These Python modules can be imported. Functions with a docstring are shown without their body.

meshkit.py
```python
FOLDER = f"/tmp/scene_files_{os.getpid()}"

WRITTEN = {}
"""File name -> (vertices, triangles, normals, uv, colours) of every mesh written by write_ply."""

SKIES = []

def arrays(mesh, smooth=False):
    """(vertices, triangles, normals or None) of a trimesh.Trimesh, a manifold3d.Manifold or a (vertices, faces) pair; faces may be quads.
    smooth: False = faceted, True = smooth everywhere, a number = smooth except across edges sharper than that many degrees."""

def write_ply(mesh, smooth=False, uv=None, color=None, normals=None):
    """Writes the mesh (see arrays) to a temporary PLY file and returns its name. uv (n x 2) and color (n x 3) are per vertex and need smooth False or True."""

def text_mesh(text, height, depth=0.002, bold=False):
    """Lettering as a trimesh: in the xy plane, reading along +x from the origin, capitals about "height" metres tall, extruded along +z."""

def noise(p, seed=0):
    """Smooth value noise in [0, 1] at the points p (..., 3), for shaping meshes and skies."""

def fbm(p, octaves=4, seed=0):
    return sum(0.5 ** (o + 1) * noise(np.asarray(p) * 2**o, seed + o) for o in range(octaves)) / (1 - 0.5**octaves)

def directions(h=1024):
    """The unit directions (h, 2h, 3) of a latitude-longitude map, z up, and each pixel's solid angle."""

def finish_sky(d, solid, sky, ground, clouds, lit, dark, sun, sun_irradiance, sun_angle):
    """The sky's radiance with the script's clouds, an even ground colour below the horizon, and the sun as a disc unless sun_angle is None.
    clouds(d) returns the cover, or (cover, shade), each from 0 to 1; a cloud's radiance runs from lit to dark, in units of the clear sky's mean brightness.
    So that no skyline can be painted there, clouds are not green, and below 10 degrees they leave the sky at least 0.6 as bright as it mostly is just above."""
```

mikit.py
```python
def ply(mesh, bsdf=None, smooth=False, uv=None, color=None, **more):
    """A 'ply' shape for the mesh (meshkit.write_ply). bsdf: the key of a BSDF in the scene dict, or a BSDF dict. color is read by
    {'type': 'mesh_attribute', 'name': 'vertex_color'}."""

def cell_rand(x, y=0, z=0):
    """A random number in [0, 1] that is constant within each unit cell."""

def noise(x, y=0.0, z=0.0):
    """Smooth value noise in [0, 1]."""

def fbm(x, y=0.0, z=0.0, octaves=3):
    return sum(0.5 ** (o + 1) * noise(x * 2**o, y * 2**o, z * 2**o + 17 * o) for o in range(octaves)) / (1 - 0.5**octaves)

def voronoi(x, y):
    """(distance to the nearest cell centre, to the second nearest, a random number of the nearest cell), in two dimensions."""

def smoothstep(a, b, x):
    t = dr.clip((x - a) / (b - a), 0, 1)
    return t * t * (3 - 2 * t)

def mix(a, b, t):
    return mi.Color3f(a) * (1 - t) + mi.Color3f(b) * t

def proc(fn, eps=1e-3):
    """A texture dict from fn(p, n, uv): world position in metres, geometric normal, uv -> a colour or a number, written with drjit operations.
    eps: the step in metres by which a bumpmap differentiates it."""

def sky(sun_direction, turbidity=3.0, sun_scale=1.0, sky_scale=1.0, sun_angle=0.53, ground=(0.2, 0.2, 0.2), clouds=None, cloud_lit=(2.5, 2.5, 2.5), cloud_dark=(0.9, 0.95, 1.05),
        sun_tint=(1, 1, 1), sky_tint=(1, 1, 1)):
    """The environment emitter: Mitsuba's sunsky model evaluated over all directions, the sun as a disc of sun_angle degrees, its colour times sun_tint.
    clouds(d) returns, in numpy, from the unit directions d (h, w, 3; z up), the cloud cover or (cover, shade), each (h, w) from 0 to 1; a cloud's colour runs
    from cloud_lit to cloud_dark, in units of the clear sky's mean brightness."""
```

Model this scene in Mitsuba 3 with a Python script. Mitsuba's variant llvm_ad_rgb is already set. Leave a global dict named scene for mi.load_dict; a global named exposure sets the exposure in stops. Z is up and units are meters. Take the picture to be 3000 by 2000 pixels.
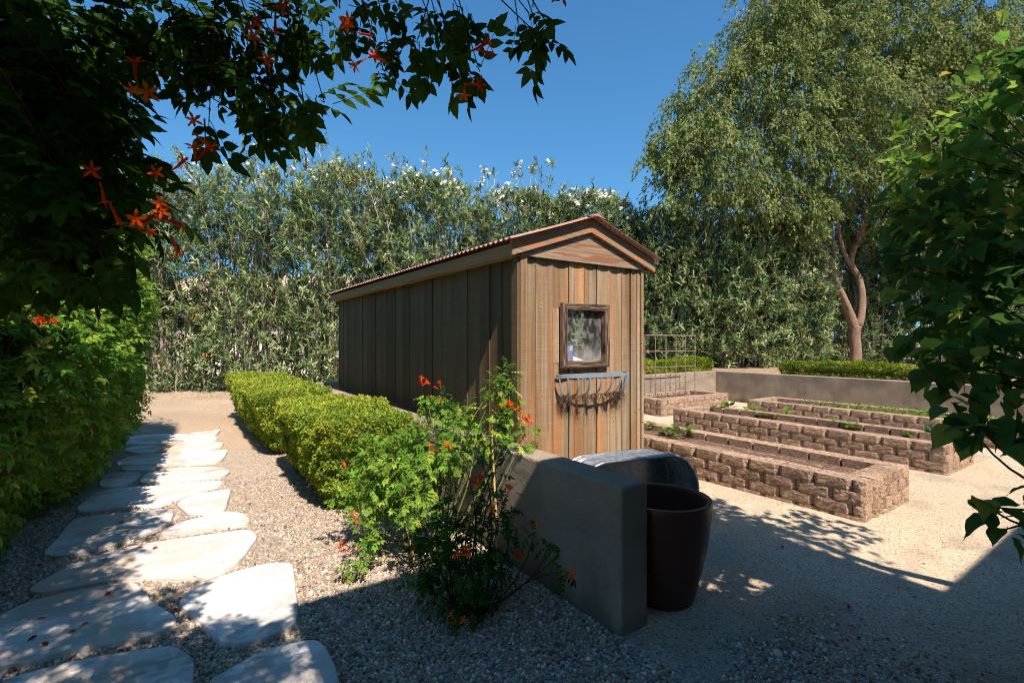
import math, numpy as np, drjit as dr, mitsuba as mi, mikit, meshkit, trimesh, manifold3d
from mikit import noise, fbm, voronoi, cell_rand, smoothstep, mix, proc

# ------------------------------------------------------------------ camera, sky, exposure
# world: x = along the shed front (to the right), y = along the shed side (away), z = up; the camera stands at the origin, 1.5 m up
F_PX, EYE = 1440.0, 1.5
CR, CF = np.array([.824, -.5665]), np.array([.5665, .824])          # camera right / forward on the ground
T = mi.ScalarTransform4f
EL, PHI = math.radians(52.5), math.radians(8.0)
SUN = [-math.sin(PHI) * math.cos(EL), -math.cos(PHI) * math.cos(EL), math.sin(EL)]
scene, labels = {}, {}
scene['camera'] = {'type': 'perspective', 'fov': math.degrees(2 * math.atan(1500 / F_PX)), 'fov_axis': 'x', 'near_clip': 0.02, 'far_clip': 500.0,
                   'to_world': T().look_at(origin=[0, 0, EYE], target=[CF[0], CF[1], EYE], up=[0, 0, 1])}
scene['sky'] = mikit.sky(SUN, turbidity=3.0, sun_scale=1.5, sun_tint=(.95, .985, 1.10), sky_tint=(.58, 1.07, 1.24), ground=(.25, .21, .17))
exposure = 1.95

# ------------------------------------------------------------------ helpers
rng = np.random.default_rng(7)
def W(px, py, Y):
    """the point at depth Y metres that the photograph (3000 x 2000) shows at px, py"""
    X, z = (px - 1500) / F_PX * Y, EYE - (py - 1000) / F_PX * Y
    g = CR * X + CF * Y
    return np.array([g[0], g[1], z])
def G(px, py, z=0.0):
    return W(px, py, F_PX * (EYE - z) / (py - 1000))
def project(P):
    P = np.asarray(P, float)
    X, Y = P[..., 0] * CR[0] + P[..., 1] * CR[1], P[..., 0] * CF[0] + P[..., 1] * CF[1]
    Ys = np.where(np.abs(Y) < 1e-6, 1e-6, Y)
    return 1500 + F_PX * X / Ys, 1000 - F_PX * (P[..., 2] - EYE) / Ys, Y
used = {}
def numbered(name):
    n = used.get(name, 0); used[name] = n + 1
    return name if n == 0 else f'{name}_{n:03d}'
def thing(name, label, cat, group=None):
    key = numbered(name)
    labels[key] = {'label': label, 'category': cat}
    if group: labels[key]['group'] = group
    return key
def part(parent, name, mesh, bsdf, smooth=False, label=None, stuff=False, M=None):
    key = numbered(f'{parent}__{name}')
    if isinstance(mesh, dict): d = dict(mesh)
    else:
        c = mesh[2] if len(mesh) > 2 else None; uv = None
        if bsdf in ('front_wood', 'side_wood'):                       # board number and the place across and along the board
            uv = np.c_[mesh[0][:, 0] + mesh[0][:, 1] + 10 * (len(scene) % 97), mesh[0][:, 2]]; smooth = False
        d = mikit.ply((mesh[0], mesh[1]), bsdf, smooth=smooth, color=c, uv=uv)
    if M is not None: d['to_world'] = T(np.asarray(M, float))
    scene[key] = d
    if label: labels.setdefault(key, {})['label'] = label
    if stuff: labels.setdefault(key, {})['kind'] = 'stuff'
    return key
def single(name, mesh, bsdf, label, cat, group=None, smooth=False, kind=None):
    key = numbered(name)
    c = mesh[2] if len(mesh) > 2 else None
    scene[key] = mikit.ply((mesh[0], mesh[1]), bsdf, smooth=smooth, color=c)
    labels[key] = {'label': label}
    if cat: labels[key]['category'] = cat
    if group: labels[key]['group'] = group
    if kind: labels[key]['kind'] = kind
    return key
def struct(name, mesh, bsdf, label, smooth=False):
    return single(name, mesh, bsdf, label, None, smooth=smooth, kind='structure')
def quads(f):
    f = np.asarray(f); return np.vstack([f[:, [0, 1, 2]], f[:, [0, 2, 3]]])
def join(ms):
    V, Fc, C, n = [], [], [], 0
    for m in ms:
        V.append(m[0]); Fc.append(np.asarray(m[1]) + n); n += len(m[0])
        if len(m) > 2: C.append(m[2])
    return (np.vstack(V), np.vstack(Fc)) + ((np.vstack(C),) if C else ())
def box(x0, x1, y0, y1, z0, z1):
    v = np.array([[x, y, z] for x in (x0, x1) for y in (y0, y1) for z in (z0, z1)], float)
    return v, np.array([[0, 1, 3], [0, 3, 2], [4, 6, 7], [4, 7, 5], [0, 4, 5], [0, 5, 1], [2, 3, 7], [2, 7, 6], [0, 2, 6], [0, 6, 4], [1, 5, 7], [1, 7, 3]])
def rbox(x0, x1, y0, y1, z0, z1, r=.008, seg=8):
    s = manifold3d.Manifold.sphere(r, seg)
    ms = [s.translate([x, y, z]) for x in (x0 + r, x1 - r) for y in (y0 + r, y1 - r) for z in (z0 + r, z1 - r)]
    m = manifold3d.Manifold.batch_hull(ms).to_mesh()
    return np.array(m.vert_properties[:, :3]), np.array(m.tri_verts)
def prism(poly, z0, z1):
    """poly (n, 2) counter-clockwise, extruded in z"""
    p = np.asarray(poly, float); n = len(p)
    v = np.vstack([np.c_[p, np.full(n, z0)], np.c_[p, np.full(n, z1)], [[*p.mean(0), z0], [*p.mean(0), z1]]])
    i = np.arange(n); j = (i + 1) % n
    f = np.vstack([quads(np.c_[i, j, j + n, i + n]), np.c_[j, i, i * 0 + 2 * n], np.c_[i + n, j + n, i * 0 + 2 * n + 1]])
    return v, f
def tube(pts, radii, sides=6, caps=True):
    p = np.asarray(pts, float); n = len(p)
    t = np.gradient(p, axis=0); t /= np.linalg.norm(t, axis=1, keepdims=True) + 1e-12
    a = np.cross(t, np.where(np.abs(t[:, 2:]) < .9, [0, 0, 1.], [1., 0, 0])); a /= np.linalg.norm(a, axis=1, keepdims=True) + 1e-12
    b = np.cross(t, a); ang = np.arange(sides) * 2 * np.pi / sides
    r = np.broadcast_to(radii, (n,))[:, None, None]
    v = (p[:, None] + r * (np.cos(ang)[None, :, None] * a[:, None] + np.sin(ang)[None, :, None] * b[:, None])).reshape(-1, 3)
    i, j = np.meshgrid(np.arange(n - 1), np.arange(sides), indexing='ij')
    f = quads(np.stack([i * sides + j, i * sides + (j + 1) % sides, (i + 1) * sides + (j + 1) % sides, (i + 1) * sides + j], -1).reshape(-1, 4))
    if caps:
        k = len(v); v = np.vstack([v, p[:1], p[-1:]]); s = np.arange(sides)
        f = np.vstack([f, np.c_[(s + 1) % sides, s, s * 0 + k], np.c_[(n - 1) * sides + s, (n - 1) * sides + (s + 1) % sides, s * 0 + k + 1]])
    return v, f
def loft(rings, close=True):
    """rings (m, n, 3): a skin over closed rings"""
    R = np.asarray(rings, float); m, n = R.shape[:2]
    i, j = np.meshgrid(np.arange(m - 1), np.arange(n if close else n - 1), indexing='ij')
    f = quads(np.stack([i * n + j, i * n + (j + 1) % n, (i + 1) * n + (j + 1) % n, (i + 1) * n + j], -1).reshape(-1, 4))
    return R.reshape(-1, 3), f
def lathe(profile, n=48):
    a = np.arange(n) * 2 * np.pi / n
    return loft([np.c_[r * np.cos(a), r * np.sin(a), np.full(n, z)] for r, z in profile])
def moved(m, M):
    M = np.asarray(M, float); v = m[0] @ M[:3, :3].T + M[:3, 3]
    return (v,) + tuple(m[1:])
def rotz(a, loc=(0, 0, 0)):
    c, s = math.cos(a), math.sin(a)
    return np.array([[c, -s, 0, loc[0]], [s, c, 0, loc[1]], [0, 0, 1, loc[2]], [0, 0, 0, 1]])
def unit(v): return v / (np.linalg.norm(v, axis=-1, keepdims=True) + 1e-12)
def randdir(n): return unit(rng.normal(size=(n, 3)))
def frames(p, d, nrm, s):
    """4x4 matrices: leaf base p, leaf axis d, upper side nrm, size s"""
    y = unit(d); x = unit(np.cross(y, nrm)); z = np.cross(x, y)
    s = np.broadcast_to(s, (len(p),))[:, None]
    M = np.zeros((len(p), 4, 4)); M[:, :3, 0], M[:, :3, 1], M[:, :3, 2], M[:, :3, 3], M[:, 3, 3] = x * s, y * s, z * s, p, 1
    return M
def bake(t, M, col):
    v = (np.einsum('kij,nj->kni', M[:, :3, :3], t[0]) + M[:, None, :3, 3]).reshape(-1, 3)
    f = (t[1][None] + (np.arange(len(M)) * len(t[0]))[:, None, None]).reshape(-1, 3)
    return v, f, np.repeat(col, len(t[0]), 0)
def palette(n, cols, spread=.15, w=None):
    c = np.asarray(cols, float)[rng.choice(len(cols), n, p=w)]
    return np.clip(c * (1 + spread * rng.normal(size=(n, 1))) * (1 + .06 * rng.normal(size=(n, 3))), .004, .95)

# ------------------------------------------------------------------ materials
def rough(color, r=.8, spec=.3, **k):
    return {'type': 'twosided', 'b': {'type': 'principled', 'base_color': color, 'roughness': r, 'specular': spec, **k}}
def rgb(*c): return {'type': 'rgb', 'value': list(c)}
def bump(b, fn, scale, eps=1e-3):
    return {'type': 'bumpmap', 'height': proc(fn, eps), 'scale': scale, 'b': b}
VC = {'type': 'mesh_attribute', 'name': 'vertex_color'}
def leafmat(r=.45, trans=.7, spec=.4):
    return {'type': 'principledthin', 'base_color': VC, 'roughness': r, 'diff_trans': trans, 'eta': 1.38, 'spec_trans': 0.0}
scene['leaf_gloss'] = leafmat(.38, .62)
scene['leaf_boug'] = leafmat(.42, 1.15)
scene['leaf_soft'] = leafmat(.55, .7)
scene['petal'] = leafmat(.6, .8)
scene['painted'] = rough(VC, .85, .2)

def gravel_color(p, n, uv):
    a, b, k = voronoi(p.x * 62, p.y * 62)
    base = mix((.36, .295, .235), (.53, .46, .385), k)
    base = mix(base, (.25, .22, .205), smoothstep(.80, .84, cell_rand(k * 977.0)))
    base = mix(base, (.42, .28, .21), smoothstep(.86, .9, cell_rand(k * 557.0)))
    gap = smoothstep(.0, .16, b - a)
    fine = fbm(p.x * 40, p.y * 40, 0, 3)
    far = mix((.30, .225, .16), (.43, .34, .25), fine)
    t = smoothstep(6.2, 8.6, p.y + (fbm(p.x * .8, p.y * .8) - .5) * 2)
    return mix(base * (.42 + .58 * gap), far * (.8 + .4 * fbm(p.x * .9, p.y * .9)), t)
def gravel_h(p, n, uv):
    a, b, k = voronoi(p.x * 62, p.y * 62)
    return 1 - dr.minimum(a, 1) + .5 * noise(p.x * 150, p.y * 150)
scene['coarse_gravel'] = {'type': 'twosided', 'b': bump({'type': 'diffuse', 'reflectance': proc(gravel_color)}, gravel_h, .006, 2e-3)}
def dg_color(p, n, uv):
    a, b, k = voronoi(p.x * 110, p.y * 110)
    base = mix((.41, .325, .23), (.70, .59, .445), k)
    base = mix(base, (.2, .17, .15), smoothstep(.945, .96, cell_rand(k * 977.0)))
    big = fbm(p.x * .7, p.y * .7, 3.0, 4)
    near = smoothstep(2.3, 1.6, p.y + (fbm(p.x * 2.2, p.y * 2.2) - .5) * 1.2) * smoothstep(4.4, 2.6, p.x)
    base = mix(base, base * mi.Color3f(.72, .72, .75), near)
    scuff = smoothstep(.56, .74, fbm(p.x * 2.3, p.y * 3.1, 6.0, 4))
    return base * (.62 + .38 * smoothstep(0, .2, b - a)) * (.78 + .44 * big) * (1 - .20 * scuff)
def dg_h(p, n, uv):
    a, b, k = voronoi(p.x * 110, p.y * 110)
    return (1 - dr.minimum(a, 1)) * (.4 + .6 * k) + 4 * fbm(p.x * 5, p.y * 5)
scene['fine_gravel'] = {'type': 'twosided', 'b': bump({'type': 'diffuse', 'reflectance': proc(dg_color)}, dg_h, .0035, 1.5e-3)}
def terrace_color(p, n, uv):
    f = fbm(p.x * 12, p.y * 12, 0, 4)
    litter = smoothstep(.5, .75, fbm(p.x * 5, p.y * 5, 4.0, 3))
    return mix(mix((.24, .165, .11), (.42, .315, .22), f), (.16, .10, .065), litter * .6)
scene['earth'] = {'type': 'twosided', 'b': {'type': 'diffuse', 'reflectance': proc(terrace_color)}}
def stone_color(p, n, uv):
    f = fbm(p.x * 2.2, p.y * 5.5, 1.0, 4)
    s = fbm(p.x * 3.1 + 9, p.y * 1.3, 5.0, 4)
    c = mix((.54, .50, .475), (.71, .685, .665), smoothstep(.3, .62, f))
    c = mix(c, (.50, .385, .30), smoothstep(.54, .78, s) * .7)
    c = c * (1 - .30 * smoothstep(.50, .72, fbm(p.x * 1.7 + 4, p.y * 2.6, 8.0, 4)) * smoothstep(.35, .6, noise(p.x * 25, p.y * 40)))
    return c * (.9 + .2 * fbm(p.x * 40, p.y * 60, 0, 2))
def stone_h(p, n, uv):
    return fbm(p.x * 9, p.y * 16, 0, 4) + .25 * noise(p.x * 120, p.y * 120)
scene['flagstone_mat'] = {'type': 'twosided', 'b': bump({'type': 'diffuse', 'reflectance': proc(stone_color)}, stone_h, .008, 2e-3)}
def stucco_color(p, n, uv):
    f = fbm(p.x * 3, p.y * 3, p.z * 3, 4)
    g = noise(p.x * 160, p.y * 160, p.z * 160)
    stain = smoothstep(.45, .8, fbm(p.x * 7, p.y * 7, p.z * 1.2, 3)) * smoothstep(.9, .2, p.z)
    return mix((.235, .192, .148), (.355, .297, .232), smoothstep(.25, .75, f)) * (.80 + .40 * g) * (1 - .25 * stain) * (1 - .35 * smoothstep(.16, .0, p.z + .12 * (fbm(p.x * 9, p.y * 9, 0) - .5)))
def stucco_h(p, n, uv):
    return noise(p.x * 95, p.y * 95, p.z * 95) + .6 * noise(p.x * 210, p.y * 210, p.z * 210) + 2.5 * fbm(p.x * 9, p.y * 9, p.z * 9, 2)
scene['stucco'] = {'type': 'twosided', 'b': bump({'type': 'diffuse', 'reflectance': proc(stucco_color)}, stucco_h, .0075, 1.4e-3)}
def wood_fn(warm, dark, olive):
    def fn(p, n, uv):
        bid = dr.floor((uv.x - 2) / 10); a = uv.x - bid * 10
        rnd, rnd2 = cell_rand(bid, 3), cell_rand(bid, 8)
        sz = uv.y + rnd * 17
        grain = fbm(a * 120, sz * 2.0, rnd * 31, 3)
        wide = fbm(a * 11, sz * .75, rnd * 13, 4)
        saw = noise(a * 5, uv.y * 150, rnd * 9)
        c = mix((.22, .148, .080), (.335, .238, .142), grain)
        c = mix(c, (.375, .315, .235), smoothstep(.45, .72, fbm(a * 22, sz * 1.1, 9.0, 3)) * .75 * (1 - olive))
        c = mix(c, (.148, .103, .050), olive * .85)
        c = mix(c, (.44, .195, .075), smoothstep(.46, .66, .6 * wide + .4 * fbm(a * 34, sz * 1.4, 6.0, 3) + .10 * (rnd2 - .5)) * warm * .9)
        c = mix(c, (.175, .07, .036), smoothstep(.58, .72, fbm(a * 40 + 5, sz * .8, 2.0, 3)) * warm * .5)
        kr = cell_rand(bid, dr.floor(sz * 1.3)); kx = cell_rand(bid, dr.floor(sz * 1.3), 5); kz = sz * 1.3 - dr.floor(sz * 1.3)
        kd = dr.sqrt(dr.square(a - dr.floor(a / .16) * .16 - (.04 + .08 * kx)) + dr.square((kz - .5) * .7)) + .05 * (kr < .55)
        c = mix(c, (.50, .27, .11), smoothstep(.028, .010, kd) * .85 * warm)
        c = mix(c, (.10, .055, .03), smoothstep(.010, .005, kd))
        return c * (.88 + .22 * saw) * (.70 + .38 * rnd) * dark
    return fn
def wood_h(p, n, uv):
    return .5 * noise(uv.x * 9, uv.y * 170) + fbm(uv.x * 150, uv.y * 3, 0, 2)
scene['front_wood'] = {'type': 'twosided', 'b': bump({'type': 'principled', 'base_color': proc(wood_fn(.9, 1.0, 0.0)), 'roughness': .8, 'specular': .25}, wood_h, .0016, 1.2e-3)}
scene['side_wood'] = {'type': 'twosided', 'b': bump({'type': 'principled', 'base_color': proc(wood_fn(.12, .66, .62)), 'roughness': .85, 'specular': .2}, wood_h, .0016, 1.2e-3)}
def beam_fn(p, n, uv):
    a = p.x * .95 + p.y
    grain = fbm(a * 3, p.z * 120 + p.x * 40, 0, 3)
    c = mix((.18, .11, .065), (.36, .26, .175), grain)
    c = mix(c, (.44, .165, .055), smoothstep(.48, .7, fbm(a * 3.3, p.z * 30, 4.0, 4)) * .85)
    return c
scene['trim_wood'] = rough(proc(beam_fn), .8, .25)
def fascia_fn(p, n, uv):
    g = fbm(p.y * 1.6, p.z * 90, 2.0, 4)
    return mix((.20, .125, .06), (.36, .245, .12), g)
scene['fascia_wood'] = rough(proc(fascia_fn), .8, .2)
def gable_fn(p, n, uv):
    g = fbm(p.x * 2.2 + 1.5 * noise(p.x * 3, p.z * 3), p.z * 85, 2.0, 4)
    c = mix((.19, .115, .065), (.36, .275, .195), g)
    return mix(c, (.22, .075, .035), smoothstep(.54, .68, fbm(p.x * 2.5, p.z * 40, 8.0, 4)) * .8)
scene['gable_wood'] = rough(proc(gable_fn), .8, .25)
def frame_fn(p, n, uv):
    g = dr.select(dr.abs(p.z - 1.55) - dr.abs(p.x - 3.012) > 0, fbm(p.x * 7, p.z * 110, 5.0, 3), fbm(p.x * 110, p.z * 7, 2.0, 3))
    return mix((.045, .03, .022), (.20, .14, .10), smoothstep(.38, .66, g))
scene['frame_wood'] = rough(proc(frame_fn), .85, .2)
scene['dark_gap'] = rough(rgb(.10, .038, .018), .9, .1)
def roof_fn(p, n, uv):
    f = fbm(p.x * 3, p.y * 1.5, 2.0, 4)
    return mix((.36, .17, .135), (.50, .29, .24), f)
scene['roof_metal'] = rough(proc(roof_fn), .5, .5)
def galv_fn(p, n, uv):
    a, b, k = voronoi(p.x * 45 + p.z * 31, p.y * 45 + p.z * 37)
    return mix((.30, .32, .335), (.46, .475, .485), k) * (.85 + .3 * fbm(p.x * 6, p.y * 6, p.z * 6))
scene['galvanised'] = rough(proc(galv_fn), .34, .5, metallic=.8)
def pot_fn(p, n, uv):
    return mix((.058, .020, .012), (.088, .031, .019), fbm(p.x * 9, p.y * 9, p.z * 3, 3))
scene['glazed_pot'] = rough(proc(pot_fn), .42, .5)
scene['rack_metal'] = rough(rgb(.30, .36, .42), .45, .5, metallic=.4)
scene['rust'] = rough(rgb(.24, .165, .135), .8, .3)
scene['bark_tan'] = rough(proc(lambda p, n, uv: mix(mix((.15, .095, .065), (.29, .195, .14), fbm(p.x * 9, p.y * 9, p.z * 5, 4)), (.34, .26, .20), smoothstep(.6, .72, fbm(p.x * 22, p.y * 22, p.z * 16, 3)) * .6)), .9, .15)
scene['bark_grey'] = rough(proc(lambda p, n, uv: mix((.28, .215, .16), (.56, .47, .385), fbm(p.x * 6, p.y * 6, p.z * 3, 3))), .9, .1)
scene['bark_dark'] = rough(rgb(.055, .034, .022), .9, .1)
scene['fibre'] = rough(rgb(.11, .075, .055), .9, .1)
scene['green_stem'] = rough(rgb(.16, .19, .06), .7, .2)
scene['stalk'] = rough(rgb(.46, .33, .12), .7, .2)
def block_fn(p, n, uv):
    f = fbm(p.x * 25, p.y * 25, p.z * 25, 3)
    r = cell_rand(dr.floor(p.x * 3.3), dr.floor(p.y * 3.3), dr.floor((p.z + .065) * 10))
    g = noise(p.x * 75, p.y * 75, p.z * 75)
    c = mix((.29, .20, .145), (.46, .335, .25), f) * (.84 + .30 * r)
    return mix(c * .58, c * 1.16, smoothstep(.22, .66, g))  # colour follows the bump noise: shade of the pits put into the speckle
def block_h(p, n, uv): return noise(p.x * 75, p.y * 75, p.z * 75) + .4 * noise(p.x * 170, p.y * 170, p.z * 170)
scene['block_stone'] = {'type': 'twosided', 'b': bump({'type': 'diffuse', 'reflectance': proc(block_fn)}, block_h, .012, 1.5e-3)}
def soil_fn(p, n, uv):
    a, b, k = voronoi(p.x * 70, p.y * 70)
    c = mix((.10, .06, .042), (.24, .155, .115), k)
    return mix(c, (.42, .32, .24), smoothstep(.86, .9, cell_rand(k * 731.0)))
scene['soil_mat'] = {'type': 'twosided', 'b': bump({'type': 'diffuse', 'reflectance': proc(soil_fn)}, lambda p, n, uv: 2 * fbm(p.x * 30, p.y * 30, 0, 3), .012, 3e-3)}
scene['pane_glass'] = {'type': 'blendbsdf', 'weight': proc(lambda p, n, uv: .05 + .22 * smoothstep(.35, .8, fbm(p.x * 30, p.z * 18, 1.0, 4)) + .25 * smoothstep(1.5, 1.34, p.z)), 'a': {'type': 'thindielectric', 'int_ior': 1.5}, 'b': {'type': 'twosided', 'd': {'type': 'diffuse', 'reflectance': rgb(.5, .5, .5)}}}
scene['inner_dark'] = rough(rgb(.16, .125, .095), .9, .1)
scene['house_stucco'] = rough(proc(lambda p, n, uv: mix((.22, .185, .155), (.28, .235, .195), fbm(p.x * 2, p.y * 2, p.z * 2))), .9, .1)
scene['white_stucco'] = rough(rgb(.66, .62, .58), .9, .1)
scene['tile_clay'] = rough(proc(lambda p, n, uv: mix((.40, .27, .21), (.58, .44, .37), fbm(p.x * 4, p.y * 4, p.z * 4))), .85, .15)
scene['blue_card'] = rough(rgb(.03, .10, .42), .5, .4)
scene['white_card'] = rough(rgb(.78, .77, .74), .7, .2)
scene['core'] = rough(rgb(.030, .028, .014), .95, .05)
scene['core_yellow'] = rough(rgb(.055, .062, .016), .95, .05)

# ------------------------------------------------------------------ ground
def sheet(x0, x1, y0, y1, z):
    return np.array([[x0, y0, z], [x1, y0, z], [x1, y1, z], [x0, y1, z]], float), np.array([[0, 1, 2], [0, 2, 3]])
struct('gravel_ground', sheet(-150, 1.97, -150, 150, 0.0), 'coarse_gravel', 'pale pinkish grey gravel around the stepping stones left of the low wall')
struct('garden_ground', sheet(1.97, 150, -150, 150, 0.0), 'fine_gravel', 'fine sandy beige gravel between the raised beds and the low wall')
tv = np.array([[6, 7.66, .70], [90, 7.66, .70], [90, 90, .70], [6, 90, .70], [11.72, 7.66, .70], [11.72, -60, .70], [90, -60, .70], [6, 7.66, -.02], [5.2, 90, -.02]])
struct('terrace', (tv, np.array([[0, 1, 2], [0, 2, 3], [5, 6, 1], [5, 1, 4], [0, 3, 8], [0, 8, 7]])), 'earth', 'raised brown earth behind the grey retaining wall under the big tree')

# stepping stones: outlines on the ground, irregular and 4 cm thick
STONES = [
 ([(1080,133),(1270,112),(1240,143),(1170,144)], 'small triangular pale flagstone at the far end of the path'),
 ([(690,175),(760,150),(870,140),(960,135),(1150,145),(1258,155),(1240,165),(1150,175),(1000,185),(870,195),(720,197)], 'long narrow pale flagstone second from the far end of the path'),
 ([(710,225),(760,208),(880,200),(930,210),(890,235),(800,246),(740,240)], 'small shaded flagstone at the far left edge of the path'),
 ([(940,232),(1010,198),(1100,181),(1230,179),(1285,188),(1270,205),(1170,222),(1050,235)], 'sunlit lens shaped flagstone beside the small shaded one near the far end'),
 ([(662,300),(720,270),(800,258),(900,249),(1060,242),(1200,230),(1312,228),(1300,250),(1275,285),(1230,300),(1100,308),(960,310),(800,312),(700,314)], 'wide flagstone half in hedge shadow with a pointed left end'),
 ([(690,331),(720,321),(800,319),(880,319),(900,326),(860,344),(790,346),(700,345)], 'thin sliver flagstone in the shade above the small oval one'),
 ([(570,410),(590,375),(660,355),(760,350),(806,354),(800,375),(755,410),(680,435),(600,440),(572,430)], 'small oval flagstone lying in the shade at the left of the path'),
 ([(798,410),(830,372),(900,348),(1000,331),(1200,325),(1295,332),(1325,352),(1290,375),(1200,393),(1080,406),(960,411),(820,416)], 'rounded flagstone with brown edge beside the small oval one'),
 ([(435,560),(500,510),(560,468),(700,444),(900,433),(1080,418),(1275,405),(1278,430),(1200,450),(1090,485),(1010,515),(930,543),(800,552),(650,566),(500,585),(445,580)], 'broad flagstone crossing the path midway, left half in dark shade'),
 ([(1004,537),(1060,504),(1160,474),(1325,450),(1312,510),(1298,570),(1200,590),(1080,597),(1052,572)], 'brown stained four sided flagstone on the right edge midway along the path'),
 ([(232,825),(300,760),(370,680),(410,627),(560,598),(800,576),(985,562),(996,584),(980,640),(900,678),(800,716),(650,770),(500,806),(330,835)], 'shaded flagstone strewn with dry leaves on the left of the path'),
 ([(920,700),(960,672),(1060,634),(1180,604),(1310,580),(1400,590),(1443,632),(1400,658),(1300,667),(1200,682),(1050,706),(925,715)], 'slim sunlit pinkish flagstone right of the leaf strewn one'),
 ([(158,1020),(250,965),(400,888),(520,842),(650,803),(800,768),(1000,737),(1200,711),(1440,680),(1480,720),(1440,780),(1390,850),(1350,890),(1240,938),(1150,960),(1000,966),(850,957),(700,966),(500,996),(300,1036),(180,1046)], 'longest sunlit flagstone with orange petals spanning the whole path'),
 ([(-420,1330),(0,1172),(150,1100),(320,1055),(500,1016),(640,991),(780,984),(810,1012),(880,1097),(960,1142),(1024,1190),(1000,1226),(900,1284),(750,1319),(600,1339),(400,1372),(200,1430),(0,1462),(-300,1540)], 'big flagstone dappled with spots of sun at the lower left'),
 ([(1012,1095),(1100,1024),(1200,975),(1350,920),(1550,873),(1676,873),(1688,930),(1698,1030),(1714,1188),(1696,1228),(1600,1278),(1480,1318),(1380,1337),(1262,1332),(1204,1280),(1144,1210)], 'bright white square flagstone with leaf shadow on its near edge'),
 ([(-380,1760),(0,1552),(200,1488),(400,1440),(600,1404),(800,1368),(950,1350),(1000,1352),(1080,1387),(1120,1424),(1108,1500),(1096,1568),(1070,1760)], 'fully shaded flagstone at the bottom left corner'),
 ([(1200,1570),(1222,1532),(1350,1464),(1500,1386),(1650,1336),(1780,1314),(1838,1318),(1888,1374),(1926,1452),(1946,1568),(1960,1760),(1150,1760)], 'shaded rounded flagstone at the bottom edge right of the corner one'),
]
stone_polys = []
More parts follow.
